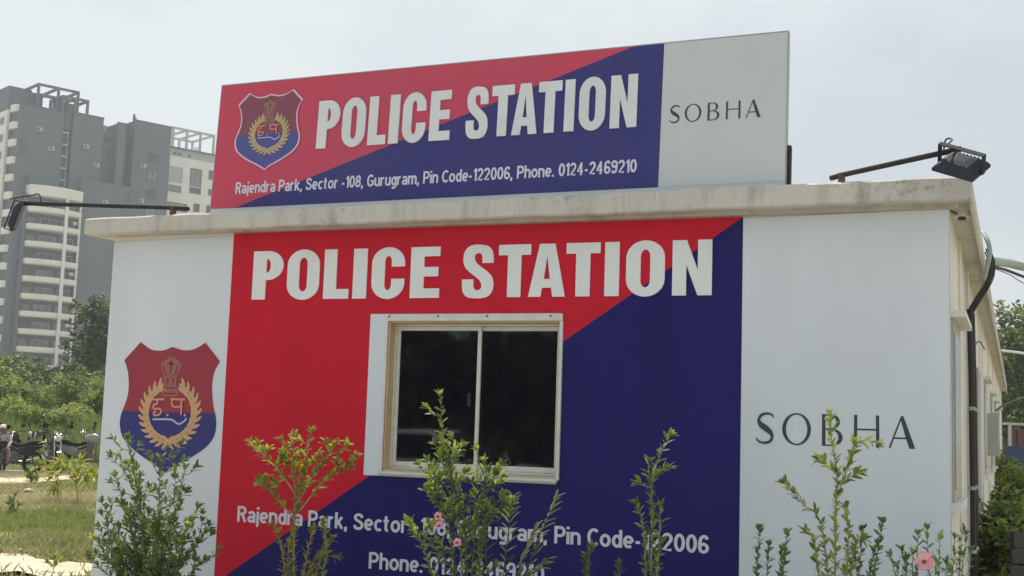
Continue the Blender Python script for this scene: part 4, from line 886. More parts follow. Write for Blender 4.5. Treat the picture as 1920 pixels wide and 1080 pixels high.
for i, (px, py, D, h, wd, lab) in enumerate([(1895, 850, 24, 1.45, .55, 'leafy green bush below the blue tarpaulin'), (1908, 850, 19, 1.3, .5, 'sunlit bush in front of the far bush along the side wall'), (1868, 930, 15, 1.0, .35, 'bush growing against the side wall by the meter box'), (1885, 930, 12.5, .95, .45, 'grassy bush just behind the slatted bench'), (1848, 990, 12, .75, .28, 'low bush at the foot of the black pipes')]):
    b = base_at(px, D); r = random.Random(180 + i); b.x = max(b.x, -.1)
    lo = [(r.uniform(-1, 1) * wd * .5, r.uniform(-.3, .3), h * r.uniform(.55, .85), wd * .5, wd * .5, h * .2) for _ in range(5)] + [(0, 0, h * .4, wd * .8, wd * .8, h * .4)]
    tree('garden_bush', lab, b, h, lo, 3200, .085, [M_t2, M_t3, M_t1], 190 + i, 'bushes along the side wall', 'bush', .02, .15, flat=.8)
ribbon('paved_strip', [(.9, -2), (.9, 6), (.95, 14), (.95, 34)], mat('pale paving', (.55, .52, .46), (.46, .43, .37), scale=3, rough=.9, bump=.4, bscale=14), [.35, .35, .35, .35], 9, .012)

# slatted bench
bp = at_d(1889, 1000, 7.6)
bn = thing('garden_bench', 'dark slatted wooden bench in the bottom right corner', 'bench', (bp.x, bp.y, 0), math.radians(-12))
M_wood = mat('weathered dark slat', (.085, .068, .07), (.055, .045, .048), scale=5, stretch=(.3, 4, 4), rough=.65, bump=.3, bscale=30)
for k in range(5):
    w = MB(); w.box(0.03, 1.45, .02 - .045 * k, .045 - .045 * k, bp.z - .085 - .092 * k, bp.z - .092 * k); w.build('back_slat', M_wood, bn, .006)
for k in range(5):
    w = MB(); w.box(0.03, 1.45, -.30 - .09 * k, -.225 - .09 * k, .43, .455); w.build('seat_slat', M_wood, bn, .006)
for x in (0, 1.42):
    w = MB(); w.prism([(x, bp.z + .01), (x + .035, bp.z + .01), (x + .035, 0), (x, 0)], .05, .09); w.box(x, x + .035, -.66, -.2, .38, .428); w.box(x, x + .035, -.64, -.60, 0, .379); w.build('leg', M_metal_dk, bn)

# ------------------------------------------------------------------ shrubs in front of the wall
PLANT_Y = -0.55      # the planting strip runs about 1.4 m in front of the wall
def W(px, py, Y): return at_y(px, py, Y + PLANT_Y)
def gz(px, Y, z=0.0):
    p = at_y(px, 1075, Y + PLANT_Y); return Vector((p.x, Y + PLANT_Y, z))
gF = 'shrubs planted along the front wall'
def fan(base, tips, Y, seed, bend=.12):
    r = random.Random(seed); out = []
    for px, py in tips:
        t = W(px, py, Y + r.uniform(-.25, .25)); m = base.lerp(t, .5) + Vector((r.uniform(-.04, .04), r.uniform(-.08, .08), 0)) - Vector(((t.x - base.x) * bend, 0, 0))
        out.append([base + Vector((r.uniform(-.05, .05), r.uniform(-.05, .05), 0)), m, t])
    return out
def side_shoots(stems, n, ln, seed, lo=.3, up=.6):
    r = random.Random(seed); out = []
    for st in stems:
        P = smooth_pts3([Vector(p) for p in st])
        for _ in range(n):
            i = int(len(P) * r.uniform(lo, .92)); a = r.uniform(0, 6.28); L_ = ln * r.uniform(.5, 1.2)
            d = Vector((math.cos(a), math.sin(a) * .8, up + r.uniform(-.2, .5))).normalized()
            p = P[min(i, len(P) - 1)]; out.append([p, p + d * L_ * .5 + Vector((0, 0, -.02)), p + d * L_])
    return out
b = gz(275, -.85)
st = fan(b, [(242, 832), (300, 858), (348, 878), (215, 890), (190, 940), (262, 905), (330, 925), (372, 950), (393, 985), (300, 930), (232, 945), (200, 985), (178, 1010), (350, 985), (280, 960), (372, 1015), (168, 1045), (250, 1000), (320, 1010), (215, 1030), (290, 1030), (350, 1040), (385, 1050), (240, 870)], -.85, 1)
plant('front_shrub', 'dense dark green shrub under the police shield', b, st + side_shoots(st, 11, .20, 2, .2), ('mid', .055), [(M_leafC, .45), (M_leafA, .45), (M_leafF, .1)], M_stem, gF, seed=3, spacing=.017, start=.3, r0=.006)
b = gz(556, -.85)
st = [[b, W(552, 1000, -.85), W(556, 930, -.87), W(585, 808, -.9)], [W(556, 930, -.87), W(520, 880, -.85), W(470, 832, -.8)], [W(556, 945, -.87), W(590, 890, -.85), W(632, 830, -.8)], [W(552, 975, -.87), W(510, 925, -.85), W(484, 905, -.8)], [W(560, 960, -.87), W(610, 900, -.85), W(655, 873, -.8)], [W(556, 925, -.87), W(548, 880, -.85), W(545, 835, -.8)], [b, W(530, 1040, -.8), W(512, 985, -.75)], [b, W(600, 1050, -.8), W(622, 1010, -.75)], [b, W(575, 1045, -.8), W(590, 990, -.75)], [b, W(540, 1050, -.8), W(548, 1000, -.8)], [b, W(610, 1055, -.85), W(605, 980, -.85)], [b, W(585, 1060, -.8), W(632, 1045, -.75)]]
plant('front_shrub', 'yellow green shrub with loose open branches on the red panel', b, st + side_shoots(st[:6], 6, .10, 5, .45), ('mid', .054), [(M_leafB, .58), (M_leafF, .2), (M_leafR, .14), (M_leafA, .08)], M_stemg, gF, seed=6, spacing=.017, start=.22, bunch=2, r0=.006)
b = gz(880, -.95)
st = [[b, W(872, 1000, -.95), W(850, 900, -.95), W(832, 830, -.95), W(826, 737, -.95)], [W(850, 920, -.95), W(845, 870, -.93), W(868, 835, -.9)], [W(855, 920, -.95), W(820, 900, -.93), W(812, 880, -.9)], [b, W(910, 960, -.9), W(905, 880, -.85)], [b, W(895, 960, -.9), W(925, 905, -.85)], [b, W(860, 980, -1), W(822, 930, -1.02)], [b, W(905, 1000, -.9), W(955, 960, -.85)], [b, W(800, 1045, -1.0), W(768, 985, -1.0)], [b, W(845, 1010, -1), W(836, 950, -1.02)]]
plant('front_shrub', 'tallest shrub with a leafy spire reaching up across the window', b, st + side_shoots(st, 9, .16, 8, .2), ('mid', .056), [(M_leafA, .45), (M_leafF, .4), (M_leafC, .15)], M_stem, gF, seed=9, spacing=.016, start=.2, bunch=1, r0=.0075)
# feathery fronds beside it
def fronds(name, label, base, tips, Y, seed, n=26, ln=.16, mats=M_frond):
    r = random.Random(seed); t = thing(name, label, 'plant', base)
    for px, py, sag in tips:
        e = W(px, py, Y + r.uniform(-.15, .15)); m = base.lerp(e, .55) + Vector((0, 0, sag)); P = smooth_pts3([base, m, e], 12)
        w = MB(); w.tube([p - base for p in P], [.006 * (1 - .8 * i / (len(P) - 1)) for i in range(len(P))], 5); fo = w.build('frond', mats, t, smooth=True)
        for i in range(6, len(P) - 1):
            d = (P[i + 1] - P[i]).normalized()
            for s in (-1, 1):
                sd_ = Vector((0, 0, 1)).cross(d).normalized() * s; dirv = d * .85 + sd_ * .6 + Vector((0, 0, -.35 + r.uniform(-.2, .2)))
                o = link('leaflet', leaf_mesh('narrow', mats), fo); o.matrix_local = leaf_matrix(P[i] - base, dirv, Vector((0, 0, 1)), ln * r.uniform(.6, 1.1) * (1 - .5 * abs(i / len(P) - .6)), r.uniform(-.5, .5))
    return t
b = gz(930, -1.15)
fronds('palm_plant', 'feathery palm with drooping fronds right of the spire shrub', b, [(1045, 928, .10), (1005, 985, .14), (962, 925, .08), (905, 935, .05), (1020, 1050, .18), (805, 1010, .14)], -1.15, 12, ln=.115)
b = gz(1222, -.8)
st = [[b, W(1222, 1000, -.8), W(1222, 920, -.8), W(1235, 860, -.8), W(1258, 815, -.8)], [W(1222, 930, -.8), W(1216, 880, -.78), W(1217, 865, -.77)], [W(1225, 890, -.8), W(1245, 880, -.82), W(1256, 875, -.83)], [W(1222, 915, -.8), W(1205, 910, -.8), W(1197, 905, -.8)], [b, W(1208, 1010, -.78), W(1192, 945, -.76)], [b, W(1236, 1010, -.8), W(1237, 945, -.82)]]
plant('front_shrub', 'slim upright shrub on the navy panel at the post code', b, st, ('mid', .056), [(M_leafA, .55), (M_leafF, .35), (M_leafC, .1)], M_stemg, gF, seed=15, spacing=.019, start=.05, bunch=2, spread=1.1, r0=.006)
b = gz(1100, -.85); st = [[b, W(1104, 1050, -.85), W(1112, 1022, -.85)], [b, W(1098, 1060, -.85), W(1096, 1045, -.85)]]
plant('small_shoot', 'small leafy shoot left of the slim upright shrub', b, st, ('mid', .046), [(M_leafA, .7), (M_leafC, .3)], M_stem, gF, seed=16, spacing=.014, start=.3, bunch=2)
b = gz(1160, -.85); st = [[b, W(1160, 1075, -.85), W(1162, 1056, -.85)]]
plant('small_shoot', 'lowest leafy tip just showing at the bottom of the navy panel', b, st, ('mid', .046), [(M_leafA, .7), (M_leafC, .3)], M_stem, gF, seed=17, spacing=.014, start=.4, bunch=2)
b = gz(1566, -.8)
st = [[b, W(1566, 1000, -.8), W(1570, 900, -.8), W(1560, 830, -.8), W(1556, 776, -.8)], [W(1570, 930, -.8), W(1588, 880, -.8), W(1608, 830, -.78), W(1648, 832, -.75)], [W(1568, 890, -.8), W(1545, 868, -.8), W(1535, 862, -.8)], [b, W(1545, 1010, -.75), W(1505, 945, -.72), W(1468, 905, -.7)], [b, W(1530, 1040, -.75), W(1510, 995, -.7)], [b, W(1590, 1030, -.85), W(1585, 950, -.85)], [W(1590, 880, -.8), W(1600, 850, -.8), W(1602, 828, -.8)], [W(1580, 905, -.8), W(1600, 892, -.8), W(1615, 888, -.8)], [b, W(1600, 1040, -.8), W(1620, 1010, -.8)]]
plant('front_shrub', 'lime green branching shrub in front of the SOBHA lettering', b, st, ('mid', .056), [(M_leafF, .6), (M_leafA, .3), (M_leafB, .1)], M_stemg, gF, seed=19, spacing=.018, start=.12, bunch=2, spread=1.0, r0=.006)
for i, (px, tips, lab) in enumerate([(1432, [(1424, 990), (1442, 1020)], 'thin dark shoots at the left foot of the lime shrub'), (1470, [(1476, 1000), (1466, 1030)], 'thin leafy shoot between the dark shoots and the lime shrub'), (1620, [(1656, 975), (1618, 990), (1600, 1030), (1640, 1030)], 'pair of dark shoots at the right foot of the lime shrub')]):
    b = gz(px, -.7); st = fan(b, tips, -.7, 30 + i, .02)
    plant('small_shoot', lab, b, st, ('mid', .044), [(M_leafC, .5), (M_leafA, .5)], M_stem, gF, seed=33 + i, spacing=.015, start=.4, bunch=2, r0=.006)
b = gz(1730, -.9)
st = fan(b, [(1738, 990), (1722, 1000), (1762, 1008), (1690, 1030), (1700, 1045), (1668, 1040), (1712, 1035), (1790, 1005), (1755, 1050), (1682, 1060), (1775, 1055)], -.9, 40, .03)
plant('flowering_shrub', 'low hibiscus shrub with a pink flower by the right wall corner', b, st, ('mid', .046), [(M_leafA, .5), (M_leafC, .5)], M_stem, gF, seed=41, spacing=.016, start=.4, bunch=1, r0=.006)
hib = bpy.context.scene.objects['flowering_shrub']
def flower(parent, p, r_, face, name='flower'):
    f = MB(); f.tube([(0, 0, -.02), (0, 0, .004)], [.006, .013], 8); fo = f.build(name, M_pcore, parent)
    z = Vector(face).normalized(); x = z.cross(Vector((0, 0, 1))).normalized(); y = z.cross(x)
    fo.matrix_local = Matrix(((x.x, y.x, z.x, p.x), (x.y, y.y, z.y, p.y), (x.z, y.z, z.z, p.z), (0, 0, 0, 1)))
    for k in range(5):
        a = k * 2 * math.pi / 5; pts = [(.08, 0, 0)] ; V = []
        prof = [(.10, .07, 0), (.40, .27, .12), (.78, .46, .20), (.97, .36, .16), (1.04, .12, .10)]
        for rr, ww, zz in prof: V += [(rr * r_, -ww * r_, zz * r_ + .001 * k), (rr * r_, 0, (zz - .06) * r_ + .001 * k), (rr * r_, ww * r_, (zz + .08) * r_ + .001 * k)]
        F = [(i * 3 + j, i * 3 + j + 1, i * 3 + j + 4, i * 3 + j + 3) for i in range(4) for j in range(2)]
        c, s = math.cos(a), math.sin(a); w = MB(); w.add([(c * v[0] - s * v[1], s * v[0] + c * v[1], v[2]) for v in V], F); w.build('petal', M_petal, fo, smooth=True)
    return fo
flower(hib, W(1733, 1053, -1.05) - hib.location, .048, (.15, -1, .25))
sp_ = [o for o in bpy.data.objects if o.get('label', '').startswith('tallest shrub')][0]
for px, py, Y in ((858, 1017, -1.25), (822, 968, -1.2), (824, 985, -1.2)): flower(sp_, W(px, py, Y) - sp_.location, .024, (.1, -1, .3))
b = gz(1800, -.3)
for i, (px, tips, lab, Y) in enumerate([(1806, [(1800, 1010), (1812, 1000), (1790, 1035), (1822, 1030)], 'twiggy plant at the right wall corner', -.3)]):
    b = gz(px, Y); st = fan(b, tips, Y, 50, .03); plant('small_shoot', lab, b, st + side_shoots(st, 2, .1, 51), ('mid', .04), [(M_leafA, .6), (M_leafC, .4)], M_stem, gF, seed=52, spacing=.02, start=.3, r0=.006)

# ------------------------------------------------------------------ saplings and weeds on the open ground, left
def ground_pt(px, py): p = at_z(px, py); return Vector((p.x, p.y, float(ground_h(np.array(p.x), np.array(p.y)))))
b = ground_pt(146, 952); D_ = (b - CAM).dot(CF)
A_ = lambda px, py, dd=0: at_d(px, py, D_ + dd)
st = [[b, A_(145, 925), A_(143, 895)], [A_(143, 905), A_(120, 880), A_(100, 888, -.1)], [A_(143, 900), A_(160, 885), A_(180, 893, .1)], [A_(144, 900), A_(130, 872, .1), A_(112, 868, .1)], [A_(143, 895), A_(150, 875), A_(152, 865, -.1)], [A_(120, 880), A_(108, 895, -.2), A_(104, 915, -.25)]]
plant('sapling', 'young mango sapling with drooping lime leaves on the dry ground', b, st, ('lance', .21), [(M_leafB, .55), (M_leafF, .45)], M_stem, None, 'sapling', seed=61, spacing=.035, start=.3, bunch=2, spread=1.25, r0=.014)
b = ground_pt(26, 972); D_ = (b - CAM).dot(CF)
st = [[b, A_(26, 950), A_(28, 930)], [b, A_(20, 955), A_(16, 945)], [b, A_(32, 955), A_(36, 948)], [b, A_(23, 950, .1), A_(22, 938, .1)]]
plant('weed', 'dark green weed standing on the grass at the left edge', b, st, ('lance', .10), [(M_leafC, .6), (M_leafA, .4)], M_stem, None, 'weed', seed=62, spacing=.03, start=.1, bunch=2)
b = ground_pt(100, 1078); D_ = (b - CAM).dot(CF)
st = [[b, A_(100, 1062), A_(101, 1046)], [A_(100, 1066), A_(108, 1058), A_(112, 1054)], [A_(100, 1066), A_(93, 1060), A_(90, 1056)]]
plant('seedling', 'tiny green seedling on the pale sandy path', b, st, ('mid', .075), [(M_leafA, .7), (M_leafF, .3)], M_stem, None, 'seedling', seed=63, spacing=.03, start=.2, bunch=2, r0=.005)
for i, (px, py, lab) in enumerate([(64, 908, 'leafy weed in front of the dark motorcycle'), (98, 902, 'taller leafy weed hiding the lower half of the olive motorcycle'), (165, 915, 'clump of yellow green weeds beside the sapling')]):
    b = ground_pt(px, py); D_ = (b - CAM).dot(CF); r = random.Random(70 + i); hh = [22, 46, 34][i]
    st = [[b, A_(px + r.uniform(-8, 8), py - hh * .5), A_(px + r.uniform(-26, 26), py - hh * r.uniform(.6, 1))] for _ in range(7)]
    plant('weed', lab, b, st, ('lance', .14), [(M_leafF, .5), (M_leafA, .3), (M_leafB, .2)], M_stem, None, 'weed', seed=75 + i, spacing=.035, start=.15, bunch=2)

for i, (px, py, lab) in enumerate([(38, 1044, 'flat pale stone on the near edge of the sandy path'), (128, 1048, 'brown lump of earth on the sandy path beside the seedling'), (52, 925, 'small pale stone on the dry strip in front of the grass'), (118, 936, 'half buried stone near the sapling'), (74, 1012, 'pale clod among the grass'), (150, 1012, 'small dark clod in the grass near the shrub')]):
    b = ground_pt(px, py); r = random.Random(300 + i); D_ = (b - CAM).dot(CF); bm = bmesh.new(); bmesh.ops.create_icosphere(bm, subdivisions=2, radius=1); sc_ = D_ / FPX * r.uniform(4, 7)
    for v in bm.verts: v.co *= 1 + r.uniform(-.18, .18)
    me = bpy.data.meshes.new('stone'); bmesh.ops.scale(bm, vec=(sc_ * 1.3, sc_, sc_ * .55), verts=bm.verts); bm.to_mesh(me); bm.free(); me.materials.append(M_sand if i != 5 and i != 1 else M_stem); o = link('stone', me); o.location = b + Vector((0, 0, sc_ * .25 + .02)); tag(o, lab, 'stone')
# grass as one countless mass
def grass():
    n = 170000; g = np.random.default_rng(5)
    D = 11.5 + (g.random(n) ** .8) * 27; px = g.uniform(-170, 260, n)
    X = np.zeros(n); Y = np.zeros(n)
    vx = CF.x + CR.x * (px - 960) / FPX; vy = CF.y + CR.y * (px - 960) / FPX
    X = CAM.x + vx * D; Y = CAM.y + vy * D
    f = lambda a, b, c: np.sin(X * a + c) * np.cos(Y * b + c * 1.7)
    dens = .5 + .3 * f(.9, 1.1, .4) + .25 * f(2.3, 1.9, 2.1) + .15 * f(4.1, 5.2, .9)
    def dist(pts):
        d = np.full(n, 1e9)
        for (x0, y0), (x1, y1) in zip(pts[:-1], pts[1:]):
            dx, dy = x1 - x0, y1 - y0; t = np.clip(((X - x0) * dx + (Y - y0) * dy) / (dx * dx + dy * dy), 0, 1); d = np.minimum(d, np.hypot(X - x0 - t * dx, Y - y0 - t * dy))
        return d
    d1 = dist([(-16, -1.4), (-10.6, .55), (-8.6, 1.35), (-7.6, 2.2), (-7.3, 6)]); d2 = dist([(-40, 6), (-27, 9.2), (-21, 13.6), (-16, 18), (-9, 24)])
    keep = (g.random(n) < dens * 1.0 + .1) & ((d1 > .62) | (g.random(n) < .02)) & ((d2 > .7) | (g.random(n) < .1)) & ~((X > -7.7) & (Y > -.6))
    X, Y, D, d2, dens = X[keep], Y[keep], D[keep], d2[keep], dens[keep]; n = len(X)
    h = (.03 + .085 * g.random(n) ** 2) * (0.6 + .8 * np.clip(dens, 0, 1)); a = g.uniform(0, 6.28, n); wd = .003 + .005 * g.random(n)
    lean = g.uniform(.1, .9, n); b = g.uniform(0, 6.28, n); Z = ground_h(X, Y)
    V = np.stack([np.stack([X - np.cos(a) * wd, Y - np.sin(a) * wd, Z], -1), np.stack([X + np.cos(a) * wd, Y + np.sin(a) * wd, Z], -1), np.stack([X + np.cos(b) * h * lean * .35, Y + np.sin(b) * h * lean * .35, Z + h * .65], -1), np.stack([X + np.cos(b) * h * lean, Y + np.sin(b) * h * lean, Z + h], -1)], 1).reshape(-1, 3)
    me = bpy.data.meshes.new('grass'); F = []
    k = np.arange(n) * 4; F = np.stack([np.stack([k, k + 1, k + 2], -1), np.stack([k + 1, k + 3, k + 2], -1)], 1).reshape(-1, 3)
    me.vertices.add(4 * n); me.vertices.foreach_set('co', V.ravel()); me.loops.add(6 * n); me.loops.foreach_set('vertex_index', F.ravel().astype(np.int32)); me.polygons.add(2 * n); me.polygons.foreach_set('loop_start', np.arange(0, 6 * n, 3, dtype=np.int32)); me.update(calc_edges=True)
    q = .5 + .5 * np.sin(X * .55 + 1.0) * np.cos(Y * .42 + .3) + g.normal(size=n) * .22 + np.where(D > 20, .15, -.12)
    mi = np.where(q < .52, 0, np.where(q < .78, 2, 1))
    for m in (M_g1, M_g2, M_g3): me.materials.append(m)
    me.polygons.foreach_set('material_index', np.repeat(mi, 2).astype(np.int32))
    return tag(link('grass', me), 'patchy green and dry grass on the open ground', 'grass', kind='stuff')
grass()
def tall_weeds():
    n = 16000; g = np.random.default_rng(9); D = g.uniform(36.5, 46, n); px = g.uniform(-120, 215, n)
    X = CAM.x + (CF.x + CR.x * (px - 960) / FPX) * D; Y = CAM.y + (CF.y + CR.y * (px - 960) / FPX) * D
    cl = .5 + .5 * np.sin(X * 1.3 + .5) * np.cos(Y * 1.7 + X * .6); h = (.5 + 1.5 * g.random(n)) * (.55 + .6 * cl) * (.7 + .3 * (D - 36) / 10)
    a = g.uniform(0, 6.28, n); w_ = .010 + .014 * g.random(n); b = g.uniform(0, 6.28, n); le = g.uniform(.05, .35, n) * h
    st = lambda *c: np.stack(c, -1)
    P = [st(X - np.cos(a) * w_, Y - np.sin(a) * w_, 0 * X), st(X + np.cos(a) * w_, Y + np.sin(a) * w_, 0 * X), st(X + np.cos(b) * le * .35 + np.cos(a) * w_ * .8, Y + np.sin(b) * le * .35 + np.sin(a) * w_ * .8, h * .62), st(X + np.cos(b) * le * .35 - np.cos(a) * w_ * .8, Y + np.sin(b) * le * .35 - np.sin(a) * w_ * .8, h * .62), st(X + np.cos(b) * le, Y + np.sin(b) * le, h)]
    V = np.stack(P, 1).reshape(-1, 3); k = np.arange(n) * 5
    F = np.stack([st(k, k + 1, k + 2), st(k, k + 2, k + 3), st(k + 3, k + 2, k + 4)], 1).reshape(-1, 3)
    me = bpy.data.meshes.new('tall_weeds'); me.vertices.add(5 * n); me.vertices.foreach_set('co', V.ravel()); me.loops.add(9 * n); me.loops.foreach_set('vertex_index', F.ravel().astype(np.int32)); me.polygons.add(3 * n); me.polygons.foreach_set('loop_start', np.arange(0, 9 * n, 3, dtype=np.int32)); me.update(calc_edges=True)
    for m in (M_t3, M_g1, M_t2): me.materials.append(m)
    me.polygons.foreach_set('material_index', np.repeat(np.clip((cl * 2 + g.random(n)).astype(int), 0, 2), 3).astype(np.int32))
    return tag(link('tall_weeds', me), 'tall rough weeds filling the bank behind the motorcycles', 'weeds', kind='stuff')
tall_weeds()

# ------------------------------------------------------------------ parked motorcycles and seated person
M_tyre = mat('tyre rubber', (.015, .015, .016), (.025, .025, .025), scale=20, rough=.85); M_chrome = mat('dull chrome', (.62, .63, .62), (.5, .5, .5), scale=10, rough=.28, metal=.9)
M_seat = mat('black seat vinyl', (.014, .014, .015), (.02, .02, .02), scale=12, rough=.85, spec=.15); M_engine = mat('engine alloy', (.16, .16, .17), (.09, .09, .1), scale=20, rough=.45, metal=.6)
M_lens = mat('headlight lens', (.62, .64, .60), (.55, .57, .55), scale=10, rough=.12, spec=.7)
def motorcycle(label, loc, rz, tank_m):
    t = thing('motorcycle', label, 'motorcycle', loc, rz, 'motorcycles parked in a row')
    def wheel(x):
        R_ = .29; w = MB(); n = 22; V = []; F = []
        for i in range(n):
            a = 2 * math.pi * i / n
            for k in range(8):
                b_ = 2 * math.pi * k / 8; rr = R_ - .05 + .05 * math.cos(b_); V.append((x + rr * math.cos(a), .045 * math.sin(b_), R_ + rr * math.sin(a)))
        for i in range(n):
            for k in range(8): F.append((i * 8 + k, ((i + 1) % n) * 8 + k, ((i + 1) % n) * 8 + (k + 1) % 8, i * 8 + (k + 1) % 8))
        w.add(V, F); wo = w.build('wheel', M_tyre, t, smooth=True)
        w = MB(); w.tube([(x, -.03, R_), (x, .03, R_)], .05, 10)
        for k in range(6):
            a = k * math.pi / 3; w.tube([(x, 0, R_), (x + .2 * math.cos(a), 0, R_ + .2 * math.sin(a))], .012, 5)
        w.build('rim', M_chrome, wo)
    wheel(0); wheel(1.28)
    w = MB(); w.tube(smooth_pts3([Vector((.62, 0, .86)), Vector((.78, 0, .90)), Vector((.95, 0, .88)), Vector((1.04, 0, .80))], 4), [.07, .10, .12, .13, .14, .145, .14, .13, .12, .11, .09, .075, .05], 10); w.build('fuel_tank', tank_m, t, smooth=True)
    w = MB(); pr = [(-.22, .80), (-.10, .86), (.12, .845), (.30, .78), (.48, .765), (.63, .82), (.63, .74), (.40, .68), (.10, .72), (-.20, .75)]
    w.prism([(p[0], p[1]) for p in pr], -.10, .10); w.build('seat', M_seat, t, .025)
    w = MB(); w.prism([(-.28, .74), (.10, .71), (.42, .66), (.50, .50), (.22, .46), (-.06, .62)], -.105, .105); w.build('side_panel', tank_m, t, .02)
    w = MB(); w.tube([(-.05, -.12, .80), (-.30, -.11, .84), (-.34, 0, .84), (-.30, .11, .84), (-.05, .12, .80)], .012, 6); w.build('grab_rail', M_chrome, t, smooth=True)
    w = MB(); w.box(-.36, -.35, -.09, .09, .46, .58); w.build('number_plate', M_tww, t)
    w = MB(); w.box(.42, .86, -.11, .11, .30, .56); w.tube([(.70, 0, .5), (.80, 0, .78)], .085, 10); w.build('engine', M_engine, t, .03)
    w = MB(); w.tube([(1.28, .08, .29), (1.06, .07, .96)], .022, 7); w.tube([(1.28, -.08, .29), (1.06, -.07, .96)], .022, 7); w.build('fork', M_chrome, t, smooth=True)
    w = MB(); w.tube([(1.02, 0, .85), (.5, 0, .62), (.0, 0, .55), (0, 0, .3)], .025, 7); w.tube([(.75, 0, .78), (.78, 0, .35), (.4, 0, .3), (0, .08, .29)], .02, 7); w.build('frame', M_metal_dk, t)
    w = MB(); w.tube(smooth_pts3([Vector((.86, .36, 1.03)), Vector((1.0, .25, 1.04)), Vector((1.06, .08, .98)), Vector((1.06, -.08, .98)), Vector((1.0, -.25, 1.04)), Vector((.86, -.36, 1.03))], 4), .014, 7); hb = w.build('handlebar', M_metal_dk, t, smooth=True)
    for s in (-1, 1):
        w = MB(); w.tube([(.96, .27 * s, 1.04), (1.0, .33 * s, 1.20)], .006, 5); w.tube([(1.0, .33 * s, 1.20), (.985, .33 * s, 1.20)], .055, 10); w.build('mirror', M_seat, hb)
    w = MB(); w.tube([(1.10, 0, .90), (1.22, 0, .89)], [.065, .085], 12); hl = w.build('headlight', M_metal_dk, t); w = MB(); w.tube([(1.221, 0, .89), (1.24, 0, .888)], [.088, .06], 12); w.build('lens', M_lens, hl, smooth=True)
    w = MB(); w.tube([(.62, -.13, .34), (.2, -.16, .30), (-.25, -.17, .38)], [.02, .04, .05], 8); w.build('exhaust', M_chrome, t, smooth=True)
    w = MB()
    for x, r_, a0, a1 in ((0, .34, 40, 150), (1.28, .33, 50, 150)):
        P = [(x + r_ * math.cos(math.radians(a0 + (a1 - a0) * i / 8)), .29 + r_ * math.sin(math.radians(a0 + (a1 - a0) * i / 8))) for i in range(9)]
        for i in range(8): w.add([(P[i][0], -.06, P[i][1]), (P[i + 1][0], -.06, P[i + 1][1]), (P[i + 1][0], .06, P[i + 1][1]), (P[i][0], .06, P[i][1])], [(0, 1, 2, 3)])
    w.build('mudguard', tank_m, t)
    w = MB(); w.box(-.34, -.30, -.05, .05, .62, .70); w.build('tail_light', mat('red lens', (.4, .02, .02), rough=.2), t, .01)
    return t
Mb1 = mat('black tank paint', (.012, .013, .017), (.02, .02, .024), rough=.35, spec=.4); Mb2 = mat('dark olive tank paint', (.06, .065, .045), (.05, .055, .04), rough=.3); Mb3 = mat('silver tank paint', (.27, .285, .285), (.22, .235, .235), rough=.35, spec=.5); Mb4 = mat('dusty maroon paint', (.13, .06, .06), (.10, .05, .05), rough=.4)
mv = ground_pt
for px_, py_, rz_, m_, lab in ((44, 872, -70, Mb1, 'dark motorcycle in the second row behind the seated person'), (78, 870, -25, Mb4, 'maroon motorcycle in the second row behind the black one'), (112, 871, -95, Mb1, 'black motorcycle in the second row behind the olive one'), (152, 871, -50, Mb2, 'olive motorcycle in the second row behind the silver one')):
    motorcycle(lab, mv(px_, py_), math.radians(rz_), m_)
motorcycle('dusty maroon motorcycle under the seated person', mv(2, 889), math.radians(-60), Mb4)
motorcycle('black motorcycle with a pale headlight beside the seated person', mv(60, 885), math.radians(-112), Mb1)
motorcycle('dark olive motorcycle in the middle half hidden by weeds', mv(92, 884), math.radians(-40), Mb2)
motorcycle('silver tanked motorcycle nearest the left wall edge', mv(114, 887), math.radians(14), Mb3)

